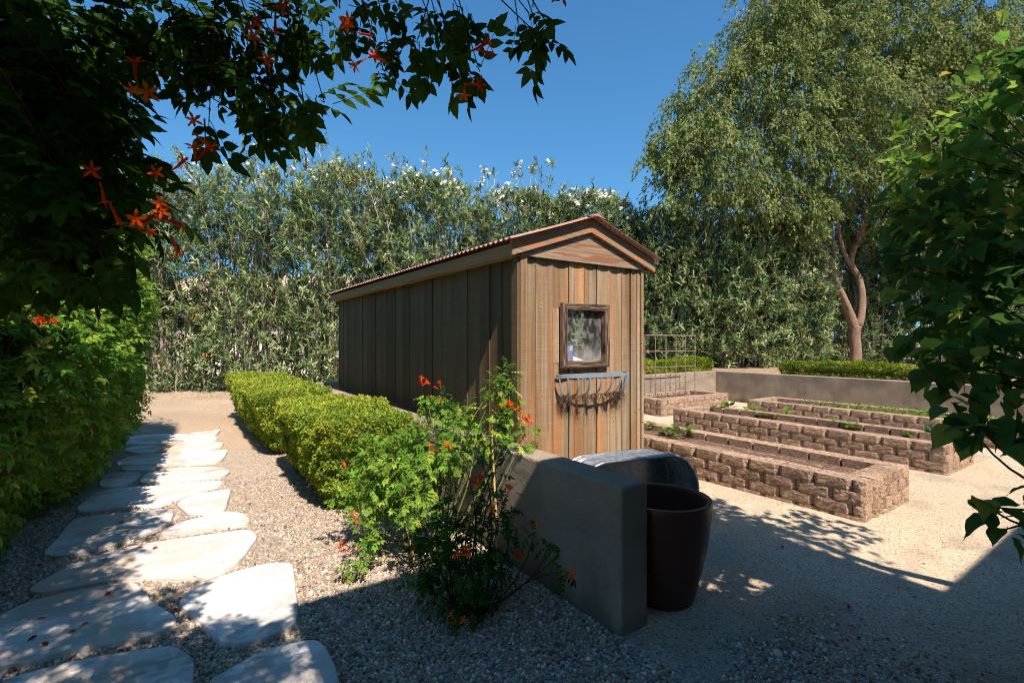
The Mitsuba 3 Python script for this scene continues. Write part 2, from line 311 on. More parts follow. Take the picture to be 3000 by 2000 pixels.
def flagstone(poly, label):
    P = np.array([G(x / 1.96, 1200 + y / 1.96, .03)[:2] for x, y in poly])
    if np.sum(P[:, 0] * np.roll(P[:, 1], -1) - np.roll(P[:, 0], -1) * P[:, 1]) < 0: P = P[::-1]
    pts = []
    for a, b in zip(P, np.roll(P, -1, 0)):                          # chipped, slightly wandering edges
        n = max(2, int(np.linalg.norm(b - a) / .05))
        for k in range(n):
            pts.append(a + (b - a) * k / n)
    P2 = np.array(pts); c = P2.mean(0)
    P2 = P2 + .016 * (meshkit.noise(np.c_[P2 * 14, np.zeros(len(P2))])[:, None] - .5) * unit(P2 - c)
    for _ in range(1): P2 = .25 * np.roll(P2, 1, 0) + .5 * P2 + .25 * np.roll(P2, -1, 0)
    stone_polys.append(P2)
    inner = c + (P2 - c) * (1 - .007 / (np.linalg.norm(P2 - c, axis=1, keepdims=True) + .01))
    n = len(P2); zt = .026 + .006 * rng.random()
    mid = c + (P2 - c) * .5
    r = [np.c_[P2, np.full(n, -.03)], np.c_[P2, np.full(n, zt - .006)], np.c_[inner, np.full(n, zt)], np.c_[mid, zt + .004 * (meshkit.noise(np.c_[mid * 5, np.zeros(n)]) - .3)]]
    v, f = loft(r)
    v = np.vstack([v, [[*c, zt]]]); i = np.arange(n)
    f = np.vstack([f, np.c_[3 * n + i, 3 * n + (i + 1) % n, i * 0 + 4 * n]])
    single('flagstone', (v, f), 'flagstone_mat', label, 'stepping stone', 'stepping stones of the path', smooth=35)
for s in STONES: flagstone(*s)

# loose pebbles near the camera: real stones
def inside(P, poly):
    x, y = P[:, 0], P[:, 1]; c = np.zeros(len(P), bool)
    for (x0, y0), (x1, y1) in zip(poly, np.roll(poly, -1, 0)):
        c ^= ((y0 > y) != (y1 > y)) & (x < (x1 - x0) * (y - y0) / (y1 - y0 + 1e-12) + x0)
    return c
def pebbles():
    sp = .0145
    gx, gy = np.meshgrid(np.arange(-3.4, 3.4, sp), np.arange(.6, 6.2, sp))
    P = np.c_[gx.ravel(), gy.ravel()] + rng.uniform(-.5, .5, (gx.size, 2)) * sp
    px, py, Y = project(np.c_[P, np.zeros(len(P))])
    keep = (px > -150) & (px < 3100) & (py < 2120) & (Y > 1.7) & (Y < 5.6)
    right = P[:, 0] > 1.86
    nz = meshkit.fbm(np.c_[P * 2.2, np.zeros(len(P))], 3)
    keep &= ~right | ((P[:, 1] < 1.9) & (P[:, 1] < 1.55 + .9 * (nz - .5)) & (rng.random(len(P)) < np.clip(1.0 - (P[:, 0] - 2.1) / 1.0, 0, 1)))
    keep &= rng.random(len(P)) < np.clip((5.9 - Y) / 2.2, 0, 1)
    P = P[keep]; Y = Y[keep]
    for q in stone_polys: 
        m = inside(P, q); P = P[~m]; Y = Y[~m]
    n = len(P); s = rng.lognormal(math.log(.0070), .28, n)
    big = rng.random(n) < .012; s[big] *= 1.7
    M = np.zeros((n, 4, 4)); q = rng.normal(size=(n, 4)); q /= np.linalg.norm(q, axis=1, keepdims=True); w, x, y, z = q.T
    R = np.stack([np.stack([1 - 2 * (y * y + z * z), 2 * (x * y - z * w), 2 * (x * z + y * w)], -1), np.stack([2 * (x * y + z * w), 1 - 2 * (x * x + z * z), 2 * (y * z - x * w)], -1), np.stack([2 * (x * z - y * w), 2 * (y * z + x * w), 1 - 2 * (x * x + y * y)], -1)], 1)
    M[:, :3, :3] = R * (s[:, None, None] * rng.uniform(.65, 1.25, (n, 1, 3)))
    M[:, 0, 3], M[:, 1, 3], M[:, 2, 3], M[:, 3, 3] = P[:, 0], P[:, 1], s * rng.uniform(.1, .8, n), 1
    col = palette(n, [(.38, .31, .245), (.50, .43, .355), (.29, .26, .225), (.14, .12, .105), (.31, .215, .15), (.61, .56, .49)], .14, [.32, .25, .15, .09, .09, .10])
    ico = trimesh.creation.icosahedron(); octa = (np.array([[1, 0, 0], [-1, 0, 0], [0, 1, 0], [0, -1, 0], [0, 0, 1], [0, 0, -1.]]), np.array([[0, 2, 4], [2, 1, 4], [1, 3, 4], [3, 0, 4], [2, 0, 5], [1, 2, 5], [3, 1, 5], [0, 3, 5]]))
    near = Y < 3.3
    return join([bake((np.array(ico.vertices), np.array(ico.faces)), M[near], col[near]), bake(octa, M[~near], col[~near])])
single('loose_gravel', pebbles(), 'painted', 'loose pinkish and grey pebbles around the stepping stones in the foreground', None, kind='stuff')

# ------------------------------------------------------------------ walls
gw = thing('garden_wall', 'low grey stucco wall with its blunt end near the dark pot', 'wall')
part(gw, 'body', rbox(1.87, 2.075, 1.74, 9.75, -.15, .76, .018), 'stucco', smooth=40)
rw = thing('retaining_wall', 'long grey stucco retaining wall behind the raised beds', 'wall')
part(rw, 'left_run', rbox(5.9, 11.5, 7.45, 7.66, -.15, .735, .015), 'stucco', smooth=40)
part(rw, 'right_run', rbox(11.5, 11.72, -9, 7.66, -.15, .74, .015), 'stucco', smooth=40)
part(rw, 'return_run', rbox(5.9, 6.1, 7.66, 9.75, -.15, .73, .015), 'stucco', smooth=40)
part(rw, 'back_run', rbox(2.075, 5.9, 9.55, 9.75, -.15, .73, .015), 'stucco', smooth=40)

# ------------------------------------------------------------------ shed
SU0, SU1, SQ0, SQ1 = 2.314, 3.767, 3.263, 8.547
UM, SL, ZE = 3.04, .335, 2.18                                        # ridge line, slope, underside of the rake at the eave
OV = .125
shed = thing('shed', 'weathered brown board sided garden shed with corrugated roof', 'shed')
def rz(u): return ZE + SL * ((SU1 - SU0) / 2 + OV - np.abs(u - UM))   # underside line of the rake boards
def front_board(u0, u1, z0, z1, q, cup, mat='front_wood', name='front_board'):
    s = np.linspace(0, 1, 7); uu = u0 + (u1 - u0) * s
    fr = np.c_[uu, q + cup * (1 - (2 * s - 1) ** 2)]
    poly = np.vstack([fr, [[u1, q + .024], [u0, q + .024]]])
    v, f = prism(poly, z0, z1)
    return part(shed, name, (v, f), mat)
WIN = (2.775, 3.25, 1.315, 1.785)                                   # opening in the front wall
edges = [2.372, 2.475, 2.66, 2.835, 3.013, 3.165, 3.335, 3.495, 3.612, 3.702]
gaps = [.006, .006, .008, .006, .016, .008, .007, .018, .014]
for k in range(9):
    u0, u1 = edges[k] + gaps[k - 1] / 2 * (k > 0), edges[k + 1] - gaps[k] / 2
    q = SQ0 - .012 + rng.uniform(-.006, .006); cup = rng.uniform(.008, .014)
    top = 2.30 if k not in (0, 8) else 2.24
    if u1 > WIN[0] and u0 < WIN[1]:
        if u0 < WIN[0]: front_board(u0, WIN[0], WIN[2], WIN[3], q, cup * .5)
        if u1 > WIN[1]: front_board(WIN[1], u1, WIN[2], WIN[3], q, cup * .5)
        front_board(u0, u1, .03, WIN[2], q, cup); front_board(u0, u1, WIN[3], top, q, cup)
    else: front_board(u0, u1, .03, top, q, cup)
def slab_with_hole(u0, u1, z0, z1, hu0, hu1, hz0, hz1, q0, q1):
    return join([box(u0, hu0, q0, q1, z0, z1), box(hu1, u1, q0, q1, z0, z1), box(hu0, hu1, q0, q1, z0, hz0), box(hu0, hu1, q0, q1, hz1, z1)])
part(shed, 'front_lining', slab_with_hole(SU0 + .03, SU1 - .03, .02, 2.22, *WIN, SQ0 + .016, SQ0 + .03), 'dark_gap')
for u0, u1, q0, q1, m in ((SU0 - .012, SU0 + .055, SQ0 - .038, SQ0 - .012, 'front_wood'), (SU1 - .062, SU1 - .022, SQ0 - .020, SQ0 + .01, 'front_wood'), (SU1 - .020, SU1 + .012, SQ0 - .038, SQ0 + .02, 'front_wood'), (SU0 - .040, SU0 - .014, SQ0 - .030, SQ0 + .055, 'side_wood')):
    part(shed, 'corner_trim', rbox(u0, u1, q0, q1, .02, 2.215, .004, 6), m, smooth=40)
# side boards, lapped at slightly different depths
q = SQ0 + .058; k = 0
wid = rng.uniform(.165, .235, 60)
while q < SQ1 - .02:
    w = min(wid[k], SQ1 - q); off = rng.uniform(-.004, .011) + (.010 if k in (2, 4) else 0)
    s = np.linspace(0, 1, 5)
    fr = np.c_[SU0 - off + .006 * (1 - (2 * s - 1) ** 2), q + (w - rng.uniform(.003, .009)) * s]
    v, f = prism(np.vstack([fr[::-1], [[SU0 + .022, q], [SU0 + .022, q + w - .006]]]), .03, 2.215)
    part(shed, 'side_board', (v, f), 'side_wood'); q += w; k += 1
part(shed, 'side_lining', box(SU0 + .014, SU0 + .034, SQ0 + .04, SQ1 - .01, .02, 2.2), 'dark_gap')
# right wall with a side window opening, back wall
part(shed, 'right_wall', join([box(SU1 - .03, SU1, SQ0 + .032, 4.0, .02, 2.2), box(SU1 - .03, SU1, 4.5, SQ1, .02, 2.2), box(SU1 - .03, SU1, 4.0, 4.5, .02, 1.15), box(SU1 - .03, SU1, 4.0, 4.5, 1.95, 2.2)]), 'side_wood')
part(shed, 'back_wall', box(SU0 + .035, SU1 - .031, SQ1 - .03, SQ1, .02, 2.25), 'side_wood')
part(shed, 'floor', box(SU0 + .036, SU1 - .032, SQ0 + .032, SQ1 - .032, .0, .05), 'inner_dark')
part(shed, 'shelf', box(WIN[0] - .2, WIN[1] + .2, SQ0 + .034, SQ0 + .24, WIN[2] - .03, WIN[2] - .004), 'inner_dark')
# gable board, rake boards, fascias
def gable(q0, q1, zb):
    uL, uR = SU0 - .01, SU1 + .01
    poly = np.array([[uL, zb], [uR, zb], [uR, rz(uR) + .04], [UM, rz(UM) + .04], [uL, rz(uL) + .04]])
    v, f = prism(poly, 0, q1 - q0)
    return np.c_[v[:, 0], q0 + v[:, 2], v[:, 1]], f[:, ::-1]
part(shed, 'gable_board', gable(SQ0 - .046, SQ0 - .020, 2.195), 'gable_wood')
part(shed, 'gable_board', gable(SQ1 + .002, SQ1 + .02, 2.195), 'gable_wood')
def rake(side, q0, q1, d0, d1):
    """sloping board on one side of the ridge, between d0 and d1 above the underside line"""
    ue = UM + side * ((SU1 - SU0) / 2 + OV)
    a = np.array([[ue, rz(ue) + d0], [UM, rz(UM) + d0], [UM, rz(UM) + d1], [ue, rz(ue) + d1]])
    if side > 0: a = a[::-1]
    v, f = prism(a, 0, q1 - q0)
    return np.c_[v[:, 0], q0 + v[:, 2], v[:, 1]], f[:, ::-1]
for side in (-1, 1):
    part(shed, 'rake_board', rake(side, SQ0 - .085, SQ0 - .048, 0, .046), 'trim_wood')
    part(shed, 'rake_board', rake(side, SQ0 - .072, SQ0 - .048, .047, .125), 'trim_wood')
    part(shed, 'rake_board', rake(side, SQ1 + .05, SQ1 + .09, 0, .125), 'trim_wood')
    ue = UM + side * ((SU1 - SU0) / 2 + OV)
    a0, a1 = sorted((ue, ue - side * .03))
    part(shed, 'fascia_board', rbox(a0, a1, SQ0 - .047, SQ1 + .09, ZE - .002, ZE + .100, .004, 6), 'fascia_wood', smooth=40)
    b0, b1 = sorted((ue - side * .031, UM - side * -((SU1 - SU0) / 2)))
    part(shed, 'soffit_board', box(b0, b1, SQ0 - .046, SQ1 + .05, ZE + .004, ZE + .02), 'fascia_wood')
def corrugated(side):
    ue = UM + side * ((SU1 - SU0) / 2 + OV + .055)
    y = np.arange(SQ0 - .150, SQ1 + .16, .0068); wv = .0085 * np.sin(2 * np.pi * y / .0762)
    zr = rz(UM) + .139
    lines = []
    for t in np.linspace(0, 1, 4):
        u = UM + (ue - UM) * t; zz = zr - SL * abs(u - UM) - .004 * math.sin(math.pi * t)
        lines.append(np.c_[np.full(len(y), u), y, zz + wv])
    v, f = loft(lines, close=False)
    v2 = v.copy(); v2[:, 2] -= .0025                                 # sheet with a thickness, folded edges
    n, m = len(y), 4
    idx = np.arange(n * m).reshape(m, n)
    loopi = np.r_[idx[0], idx[1:, -1], idx[-1, -2::-1], idx[-2:0:-1, 0]]
    j = np.roll(loopi, -1); N = len(v)
    rim = quads(np.c_[loopi, j, j + N, loopi + N])
    return np.vstack([v, v2]), np.vstack([f, f[:, ::-1] + N, rim])
part(shed, 'roof_sheet', corrugated(-1), 'roof_metal', smooth=50, label='sunlit left half of the pinkish red corrugated metal roof')
part(shed, 'roof_sheet', corrugated(1), 'roof_metal', smooth=50, label='right half of the corrugated metal roof falling towards the beds')
zr = rz(UM) + .152
cap = np.array([[UM - .10, zr - .034], [UM, zr], [UM + .10, zr - .034], [UM + .10, zr - .037], [UM, zr - .003], [UM - .10, zr - .037]])[::-1]
v, f = prism(cap, 0, SQ1 - SQ0 + .315); part(shed, 'ridge_cap', (np.c_[v[:, 0], SQ0 - .155 + v[:, 2], v[:, 1]], f[:, ::-1]), 'roof_metal')
# front window: mitred frame, pane
win = f'{shed}__window'
def mitre(a, b, c, d, q0, q1):
    p = np.array([a, b, c, d]); v, f = prism(p, 0, q1 - q0)
    return np.c_[v[:, 0], q0 + v[:, 2], v[:, 1]], f[:, ::-1]
o0, o1, o2, o3 = 2.73, 3.295, 1.268, 1.832; i0, i1, i2, i3 = 2.786, 3.240, 1.324, 1.776
qa, qb = SQ0 - .056, SQ0 - .02
scene[win] = mikit.ply(slab_with_hole(i0 - .02, i1 + .02, i2 - .02, i3 + .02, i0 + .004, i1 - .004, i2 + .004, i3 - .004, SQ0 - .018, SQ0 + .03), 'frame_wood')
labels[win] = {'label': 'small square window with dark weathered frame'}
for a in (((o0, o2), (o1, o2), (i1, i2), (i0, i2)), ((i0, i3), (i1, i3), (o1, o3), (o0, o3)), ((o0, o2), (i0, i2), (i0, i3), (o0, o3)), ((i1, i2), (o1, o2), (o1, o3), (i1, i3))):
    part(win, 'frame_board', mitre(*[np.array(x) + .0008 * (np.array(x) < np.array([3.0, 1.55])) for x in a], qa, qb), 'frame_wood')
part(win, 'pane', (np.array([[i0, SQ0 - .002, i2], [i1, SQ0 - .002, i2], [i1, SQ0 - .002, i3], [i0, SQ0 - .002, i3]]), np.array([[0, 1, 2], [0, 2, 3]])), 'pane_glass')
sw = f'{shed}__side_window'
scene[sw] = mikit.ply(slab_with_hole(3.99, 4.51, 1.14, 1.96, 4.03, 4.47, 1.18, 1.92, 0, .04), 'frame_wood')
v_ = slab_with_hole(3.99, 4.51, 1.14, 1.96, 4.03, 4.47, 1.18, 1.92, 0, .04); scene[sw] = mikit.ply((np.c_[SU1 - .025 + v_[0][:, 1], v_[0][:, 0], v_[0][:, 2]], v_[1][:, ::-1]), 'frame_wood')
# things on the shelf behind the pane
bx = thing('carton', 'blue carton with a white letter behind the shed window', 'box')
part(bx, 'body', rbox(2.868, 2.945, SQ0 + .05, SQ0 + .09, WIN[2] + .000, WIN[2] + .155, .003, 6), 'blue_card', smooth=40)
tm = meshkit.text_mesh('d', .045, .001, bold=True); tv = np.array(tm.vertices)
part(bx, 'lettering', (np.c_[2.895 + tv[:, 0], SQ0 + .0485 - tv[:, 2], WIN[2] + .105 + tv[:, 1]], np.array(tm.faces)), 'white_card')
pv = np.array([[2.96, SQ0 + .06, WIN[2]], [3.10, SQ0 + .05, WIN[2]], [3.06, SQ0 + .12, WIN[2] + .035], [2.95, SQ0 + .13, WIN[2] + .065], [2.96, SQ0 + .14, WIN[2]], [3.08, SQ0 + .14, WIN[2]]])
single('paper_sheet', (pv, np.array([[0, 1, 2], [0, 2, 3], [3, 2, 5], [3, 5, 4]])), 'white_card', 'folded white paper lying behind the shed window', 'paper')

# hay rack planter on the front wall
rack = thing('wall_planter', 'empty blue grey metal hay rack planter under the shed window', 'planter')
RU0, RU1, RZ, RQ, RD = 2.68, 3.493, 1.205, SQ0 - .03, .20
rc = (RU0 + RU1) / 2; rr = (RU1 - RU0) / 2
def rim_pt(t): return np.array([rc - rr * math.cos(t), RQ - RD * math.sin(t) ** .75 if math.sin(t) > 0 else RQ])
ts = np.linspace(0, math.pi, 40); rp = np.array([rim_pt(t) for t in ts])
def strip(P, w, th):
    """a flat bar that follows P (n,3) standing on edge: width w along z, thickness th outwards"""
    P = np.asarray(P, float); d = unit(np.gradient(P, axis=0)); o = np.cross(d, [0, 0, 1.]); o = unit(o)
    rings = [np.array([p - n_ * th / 2 + [0, 0, -w / 2], p + n_ * th / 2 + [0, 0, -w / 2], p + n_ * th / 2 + [0, 0, w / 2], p - n_ * th / 2 + [0, 0, w / 2]]) for p, n_ in zip(P, o)]
    v, f = loft(rings); return v, np.vstack([f, [[0, 2, 1], [0, 3, 2], [len(v) - 4, len(v) - 3, len(v) - 2], [len(v) - 4, len(v) - 2, len(v) - 1]]])
part(rack, 'top_band', strip(np.c_[rp, np.full(40, RZ)], .026, .005), 'rack_metal')
part(rack, 'back_bar', box(RU0, RU1, RQ - .003, RQ + .004, RZ - .012, RZ + .012), 'rack_metal')
fibres = []
for t in np.linspace(.12, math.pi - .12, 10):
    a = rim_pt(t); s = np.linspace(0, 1, 12)
    uu = a[0] + (rc + (a[0] - rc) * .86 - a[0]) * s; qq = RQ - .01 + (a[1] - RQ + .01) * np.cos(s * math.pi / 2) ** .75; zz = RZ - .012 - .165 * np.sin(s * math.pi / 2)
    P = np.c_[uu, qq, zz]; d = unit(np.gradient(P, axis=0)); side = np.array([1., 0, 0]); nn = unit(np.cross(side, d))
    rings = [np.array([p - side * .010 - n_ * .0022, p + side * .010 - n_ * .0022, p + side * .010 + n_ * .0022, p - side * .010 + n_ * .0022]) for p, n_ in zip(P, nn)]
    part(rack, 'tine', loft(rings), 'rack_metal')
    for _ in range(34):                                              # tufts of old root and fibre left on the bars
        b = P[rng.integers(8, 12)] + rng.normal(size=3) * [.014, .010, .009]
        L = rng.uniform(.02, .085) * (1.7 if rng.random() < .2 else 1); m = b + [rng.normal() * .02, rng.normal() * .015, -L * .5]; e = b + [rng.normal() * .035, -abs(rng.normal()) * .015, -L]
        fibres.append(tube([b, m, e], [.0020, .0015, .0007], 3, False))
part(rack, 'root_tufts', join(fibres), 'fibre', stuff=True)

# ------------------------------------------------------------------ stock tank on its side
tank = thing('stock_tank', 'galvanised oval stock tank lying on its side before the shed', 'trough')
def stadium(L, R, n=48):
    a = np.arange(n) * 2 * np.pi / n - np.pi / 2 + np.pi / n
    return np.c_[np.cos(a) * R + np.where(np.cos(a) > 0, L / 2, -L / 2), np.sin(a) * R]
TL, TR, TD = .56, .295, .32
rings = []
for d in np.linspace(0, TD, 26):
    rib = .012 * math.sin((d - .05) / .03 * math.pi) if .05 < d < .26 else 0
    s = stadium(TL, TR - .02 * d / TD + rib); rings.append(np.c_[s[:, 0], np.full(len(s), d), s[:, 1]])
tv, tf = loft(rings)
Mt = rotz(-.19, (2.90, 2.52, TR + .02))
part(tank, 'side_wall', moved((tv, tf), Mt), 'galvanised', smooth=60)
s = stadium(TL, TR - .02); v = np.vstack([np.c_[s[:, 0], np.full(48, TD - .012), s[:, 1]], [[0, TD - .016, 0]]]); i = np.arange(48)
part(tank, 'bottom', moved((v, np.c_[i, (i + 1) % 48, i * 0 + 48]), Mt), 'galvanised')
s = stadium(TL, TR + .004); ring = np.c_[s[:, 0], np.zeros(48), s[:, 1]]; ring = np.vstack([ring, ring[:2]])
part(tank, 'rim', moved(tube(ring, .0125, 8, False), Mt), 'galvanised', smooth=True)
s = stadium(TL, TR - .016); ring = np.c_[s[:, 0], np.full(48, TD), s[:, 1]]; ring = np.vstack([ring, ring[:2]])
part(tank, 'base_bead', moved(tube(ring, .009, 6, False), Mt), 'galvanised', smooth=True)

# ------------------------------------------------------------------ pot
pot = lathe([(.001, .0), (.150, 0), (.168, .006), (.180, .03), (.222, .20), (.250, .34), (.268, .48), (.276, .56), (.277, .580), (.272, .590), (.252, .590), (.245, .582), (.243, .55), (.230, .42), (.20, .25), (.15, .10), (.001, .09)], 64)
single('flower_pot', (pot[0] + [2.372, 1.885, 0], pot[1]), 'glazed_pot', 'tall dark brown glazed empty pot behind the wall end', 'pot', smooth=40)

# ------------------------------------------------------------------ raised beds of split faced blocks
def block_mesh(w, h, d, seed, nx=9, nz=5):
    r = np.random.default_rng(seed); xs, zs = np.linspace(0, 1, nx), np.linspace(0, 1, nz)
    X, Z = np.meshgrid(xs, zs, indexing='ij')
    e = np.minimum(X, 1 - X) * w
    y = .026 * np.clip(1 - e / .032, 0, 1) + .004 * ((Z == 0) | (Z == 1)) - .006 * r.random(X.shape)
    fr = np.stack([X * w + .004 * (r.random(X.shape) - .5) * ((X > 0) & (X < 1)), y, Z * h], -1)
    fr[0, :, 0], fr[-1, :, 0] = .003, w - .003
    fr[:, 0, 2], fr[:, -1, 2] = .0015, h - .0015
    v = fr.reshape(-1, 3); idx = np.arange(nx * nz).reshape(nx, nz)
    f = quads(np.stack([idx[:-1, :-1], idx[1:, :-1], idx[1:, 1:], idx[:-1, 1:]], -1).reshape(-1, 4))
    k = len(v); v = np.vstack([v, [[.012, d, .0015], [w - .012, d, .0015], [w - .012, d, h - .0015], [.012, d, h - .0015]]])
    B, Tp, Lf, Rt = idx[:, 0], idx[:, -1], idx[0], idx[-1]
    fan = lambda line, a: [[line[i], line[i + 1], a] for i in range(len(line) - 1)]
    f = np.vstack([f, fan(Tp, k + 3), [[Tp[-1], k + 2, k + 3]], fan(Lf, k), [[Lf[-1], k + 3, k]], fan(Rt[::-1], k + 1), [[Rt[-1], k + 1, k + 2]], [[k + 1, k, k + 3], [k + 1, k + 3, k + 2]], [[B[0], k, k + 1], [B[0], k + 1, B[-1]]]])
    return v, f
BW, BH, BD = .3048, .1, .20
blocks = {}
def block(w, seed):
    key = (round(w, 3), seed)
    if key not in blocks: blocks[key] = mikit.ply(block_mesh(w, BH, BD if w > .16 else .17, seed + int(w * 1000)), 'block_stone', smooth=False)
    return blocks[key]
def course(bed, ax, ay, ang, length, z, half, w=BW):
    """one course that starts at (ax, ay) and runs along ang; its face looks to the right-hand side of that direction"""
    x = 0.0; first = True
    while x < length - .03:
        ww = w / 2 if (first and half) else min(w, length - x)
        if length - x - ww < .06: ww = length - x
        c, s = math.cos(ang), math.sin(ang)
        dy = rng.uniform(-.003, .003)
        M = rotz(ang + rng.uniform(-.006, .006), (ax + c * x - s * dy, ay + s * x + c * dy, z))
        part(bed, 'block', block(ww, int(rng.integers(0, 5))), None, M=M); x += ww; first = False
def raised_bed(u0, u1, q0, q1, label, ncourse=4, back=True):
    bed = thing('raised_bed', label, 'raised bed', 'block walled raised beds')
    for c in range(ncourse):
        z = .335 - BH * (c + 1); h = c % 2
        course(bed, u0, q1, -math.pi / 2, q1 - q0, z, h)             # face to -u
        course(bed, u0 + BD, q0, 0, u1 - u0 - BD, z, h, .205)        # face to -q
        course(bed, u1, q0 + BD, math.pi / 2, q1 - q0 - BD, z, h)    # face to +u
        course(bed, u1 - BD, q1, math.pi, u1 - u0 - 2 * BD, z, h, .21)
    g = 14
    x, y = np.meshgrid(np.linspace(u0 + .17, u1 - .17, g), np.linspace(q0 + .17, q1 - .17, 3 * g), indexing='ij')
    z = .245 + .03 * (meshkit.fbm(np.stack([x * 5, y * 5, x * 0], -1)) - .5)
    v, f = loft(np.stack([x, y, z], -1), close=False)
    part(bed, 'soil', (v, f), 'soil_mat', smooth=True)
    return bed
raised_bed(4.704, 5.72, 1.692, 5.45, 'nearest block raised bed with bare soil and drip lines')
raised_bed(7.12, 8.14, 1.76, 5.45, 'second block raised bed with scattered seedlings in the middle')
raised_bed(9.45, 10.47, 1.50, 5.45, 'third block raised bed nearest the long retaining wall')
raised_bed(8.0, 10.32, 6.36, 7.43, 'block raised bed holding the rusty trellis in the wall corner')
for k, uu in enumerate((5.03, 5.21, 5.40)):
    y = np.linspace(1.95, 5.2, 50); nz = meshkit.noise(np.c_[np.full(50, k * 7.), y * 1.5, np.zeros(50)]) - .5
    single('drip_line', tube(np.c_[uu + nz * .09, y, .270 + .008 * nz], .0055, 6), 'rust', ['brown drip irrigation tube on the bare soil nearest the front blocks', 'brown drip irrigation tube along the middle of the bare soil', 'brown drip irrigation tube on the bare soil nearest the back blocks'][k], 'tube', 'drip tubes in the nearest bed', smooth=True)

# trellis
tr = thing('trellis', 'rusty square grid metal trellis standing in the corner bed', 'trellis')
tu, tq = np.linspace(8.206, 9.94, 6), 6.98
for u in tu: part(tr, 'upright_rod', tube([[u, tq, .18], [u, tq, 1.63]], .010, 6), 'rust', smooth=40)
for z in (1.63, 1.285, .94, .595): part(tr, 'cross_rod', tube([[tu[0] - .01, tq - .014, z], [tu[-1] + .01, tq - .014, z]], 0.010 if z < 1.6 else .014, 6), 'rust', smooth=40)
for u in (tu[1], tu[4]): part(tr, 'wall_bracket', tube([[u, tq, .70], [u, tq + .46, .70]], .007, 6), 'rust')

# ------------------------------------------------------------------ leaves: templates (axis +y, upper side +z, length 1)
def leaf_outline(half, fold=.25, droop=.2, wave=0.0):
    """half: (y, half width) pairs from base to tip"""
    h = np.array(half, float); n = len(h)
    mid = np.c_[np.zeros(n), h[:, 0], -droop * h[:, 0] ** 2]
    L = np.c_[-h[:, 1], h[:, 0], -droop * h[:, 0] ** 2 + fold * h[:, 1] + wave * np.sin(h[:, 0] * 14)]
    R = L * [-1, 1, 1]
    v = np.vstack([mid, L, R]); f = []
    for i in range(n - 1):
        for a, flip in ((n, True), (2 * n, False)):
            q = [i, a + i, a + i + 1, i + 1]
            t = [[q[0], q[1], q[2]], [q[0], q[2], q[3]]]
            f += [x if flip else x[::-1] for x in t]
    f = np.array(f); P = v[f]
    ok = np.linalg.norm(np.cross(P[:, 1] - P[:, 0], P[:, 2] - P[:, 0]), axis=1) > 1e-9
    return v, f[ok][:, ::-1]
HEART = leaf_outline([(0, 0), (.03, .20), (.14, .36), (.30, .41), (.48, .36), (.66, .23), (.80, .11), (.90, .045), (1.0, 0)], .22, .28, .03)
OVATE = leaf_outline([(0, 0), (.12, .17), (.2, .26), (.28, .25), (.36, .32), (.45, .285), (.54, .31), (.63, .24), (.72, .23), (.82, .12), (1.0, 0)], .2, .2)
OVATE_LO = leaf_outline([(0, 0), (.35, .30), (.7, .2), (1, 0)], .2, .2)
LANCE = (np.array([[0, 0, 0], [-.115, .45, .03], [.115, .45, .03], [0, 1, -.06]]), np.array([[0, 2, 1], [1, 2, 3]]))
QUAD = (np.array([[0, 0, 0], [-.29, .5, .06], [.29, .5, .06], [0, 1, -.03]]), np.array([[0, 2, 1], [1, 2, 3]]))
def place(t, x, y, ang, s, tilt=0):
    c, sn = math.cos(ang), math.sin(ang); v = t[0] * s
    v = np.c_[v[:, 0] * c - v[:, 1] * sn + x, v[:, 0] * sn + v[:, 1] * c + y, v[:, 2] + tilt * v[:, 1]]
    return v, t[1]
def pinnate(t, pairs=3, s=.36):
    ms = [place(t, 0, .78, 0, s * 1.15, -.1)]
    for i in range(pairs):
        y = .22 + .52 * i / max(pairs - 1, 1)
        for sg in (-1, 1): ms.append(place(t, 0, y, sg * -1.05, s * (.82 + .1 * i), -.15))
    ms.append((np.array([[-.012, 0, 0], [.012, 0, 0], [.006, .8, -.01], [-.006, .8, -.01]]), np.array([[0, 1, 2], [0, 2, 3]])))
    v, f = join(ms)
    v = v.copy(); v[:, 2] -= .18 * v[:, 1] ** 2
    return v, f
COMPOUND, COMPOUND_LO = pinnate(OVATE), pinnate(QUAD)
COMPOUND_MID = pinnate(OVATE_LO)
def foliage(parent, t, M, col, keep, bsdf, name='leaf', rest='foliage', t_rest=None):
    """the largest leaves in view as parts of their own, the others as one part"""
    px, py, Y = project(M[:, :3, 3]); size = np.linalg.norm(M[:, :3, 1], axis=1) / np.maximum(Y, .1)
    size[(px < -40) | (px > 3040) | (py < -40) | (py > 2040) | (Y < .2)] = -1
    order = np.argsort(-size); k = order[:keep]; k = k[size[k] > 0]
    if len(k):
        nq = 10; q = np.argsort(np.argsort(col[k].sum(1))) * nq // len(k); ks = {}
        for i, c in zip(k, q):
            if c not in ks: ks[c] = mikit.ply((t[0], t[1]), bsdf, color=np.repeat(col[k][q == c].mean(0)[None], len(t[0]), 0))
            part(parent, name, ks[c], None, M=M[i])
    m = np.ones(len(M), bool); m[k] = False
    if m.any(): part(parent, rest, bake(t_rest or t, M[m], col[m]), bsdf, stuff=True)
def blob_points(c, r, n, flat=1.0):
    return c + randdir(n) * (r * rng.random((n, 1)) ** .45) * [1, 1, flat]
def curve(a, b, sag=.1, n=7):
    s = np.linspace(0, 1, n)[:, None]; off = rng.normal(size=3) * sag * np.linalg.norm(b - a)
    return a + (b - a) * s + off * np.sin(s * math.pi)

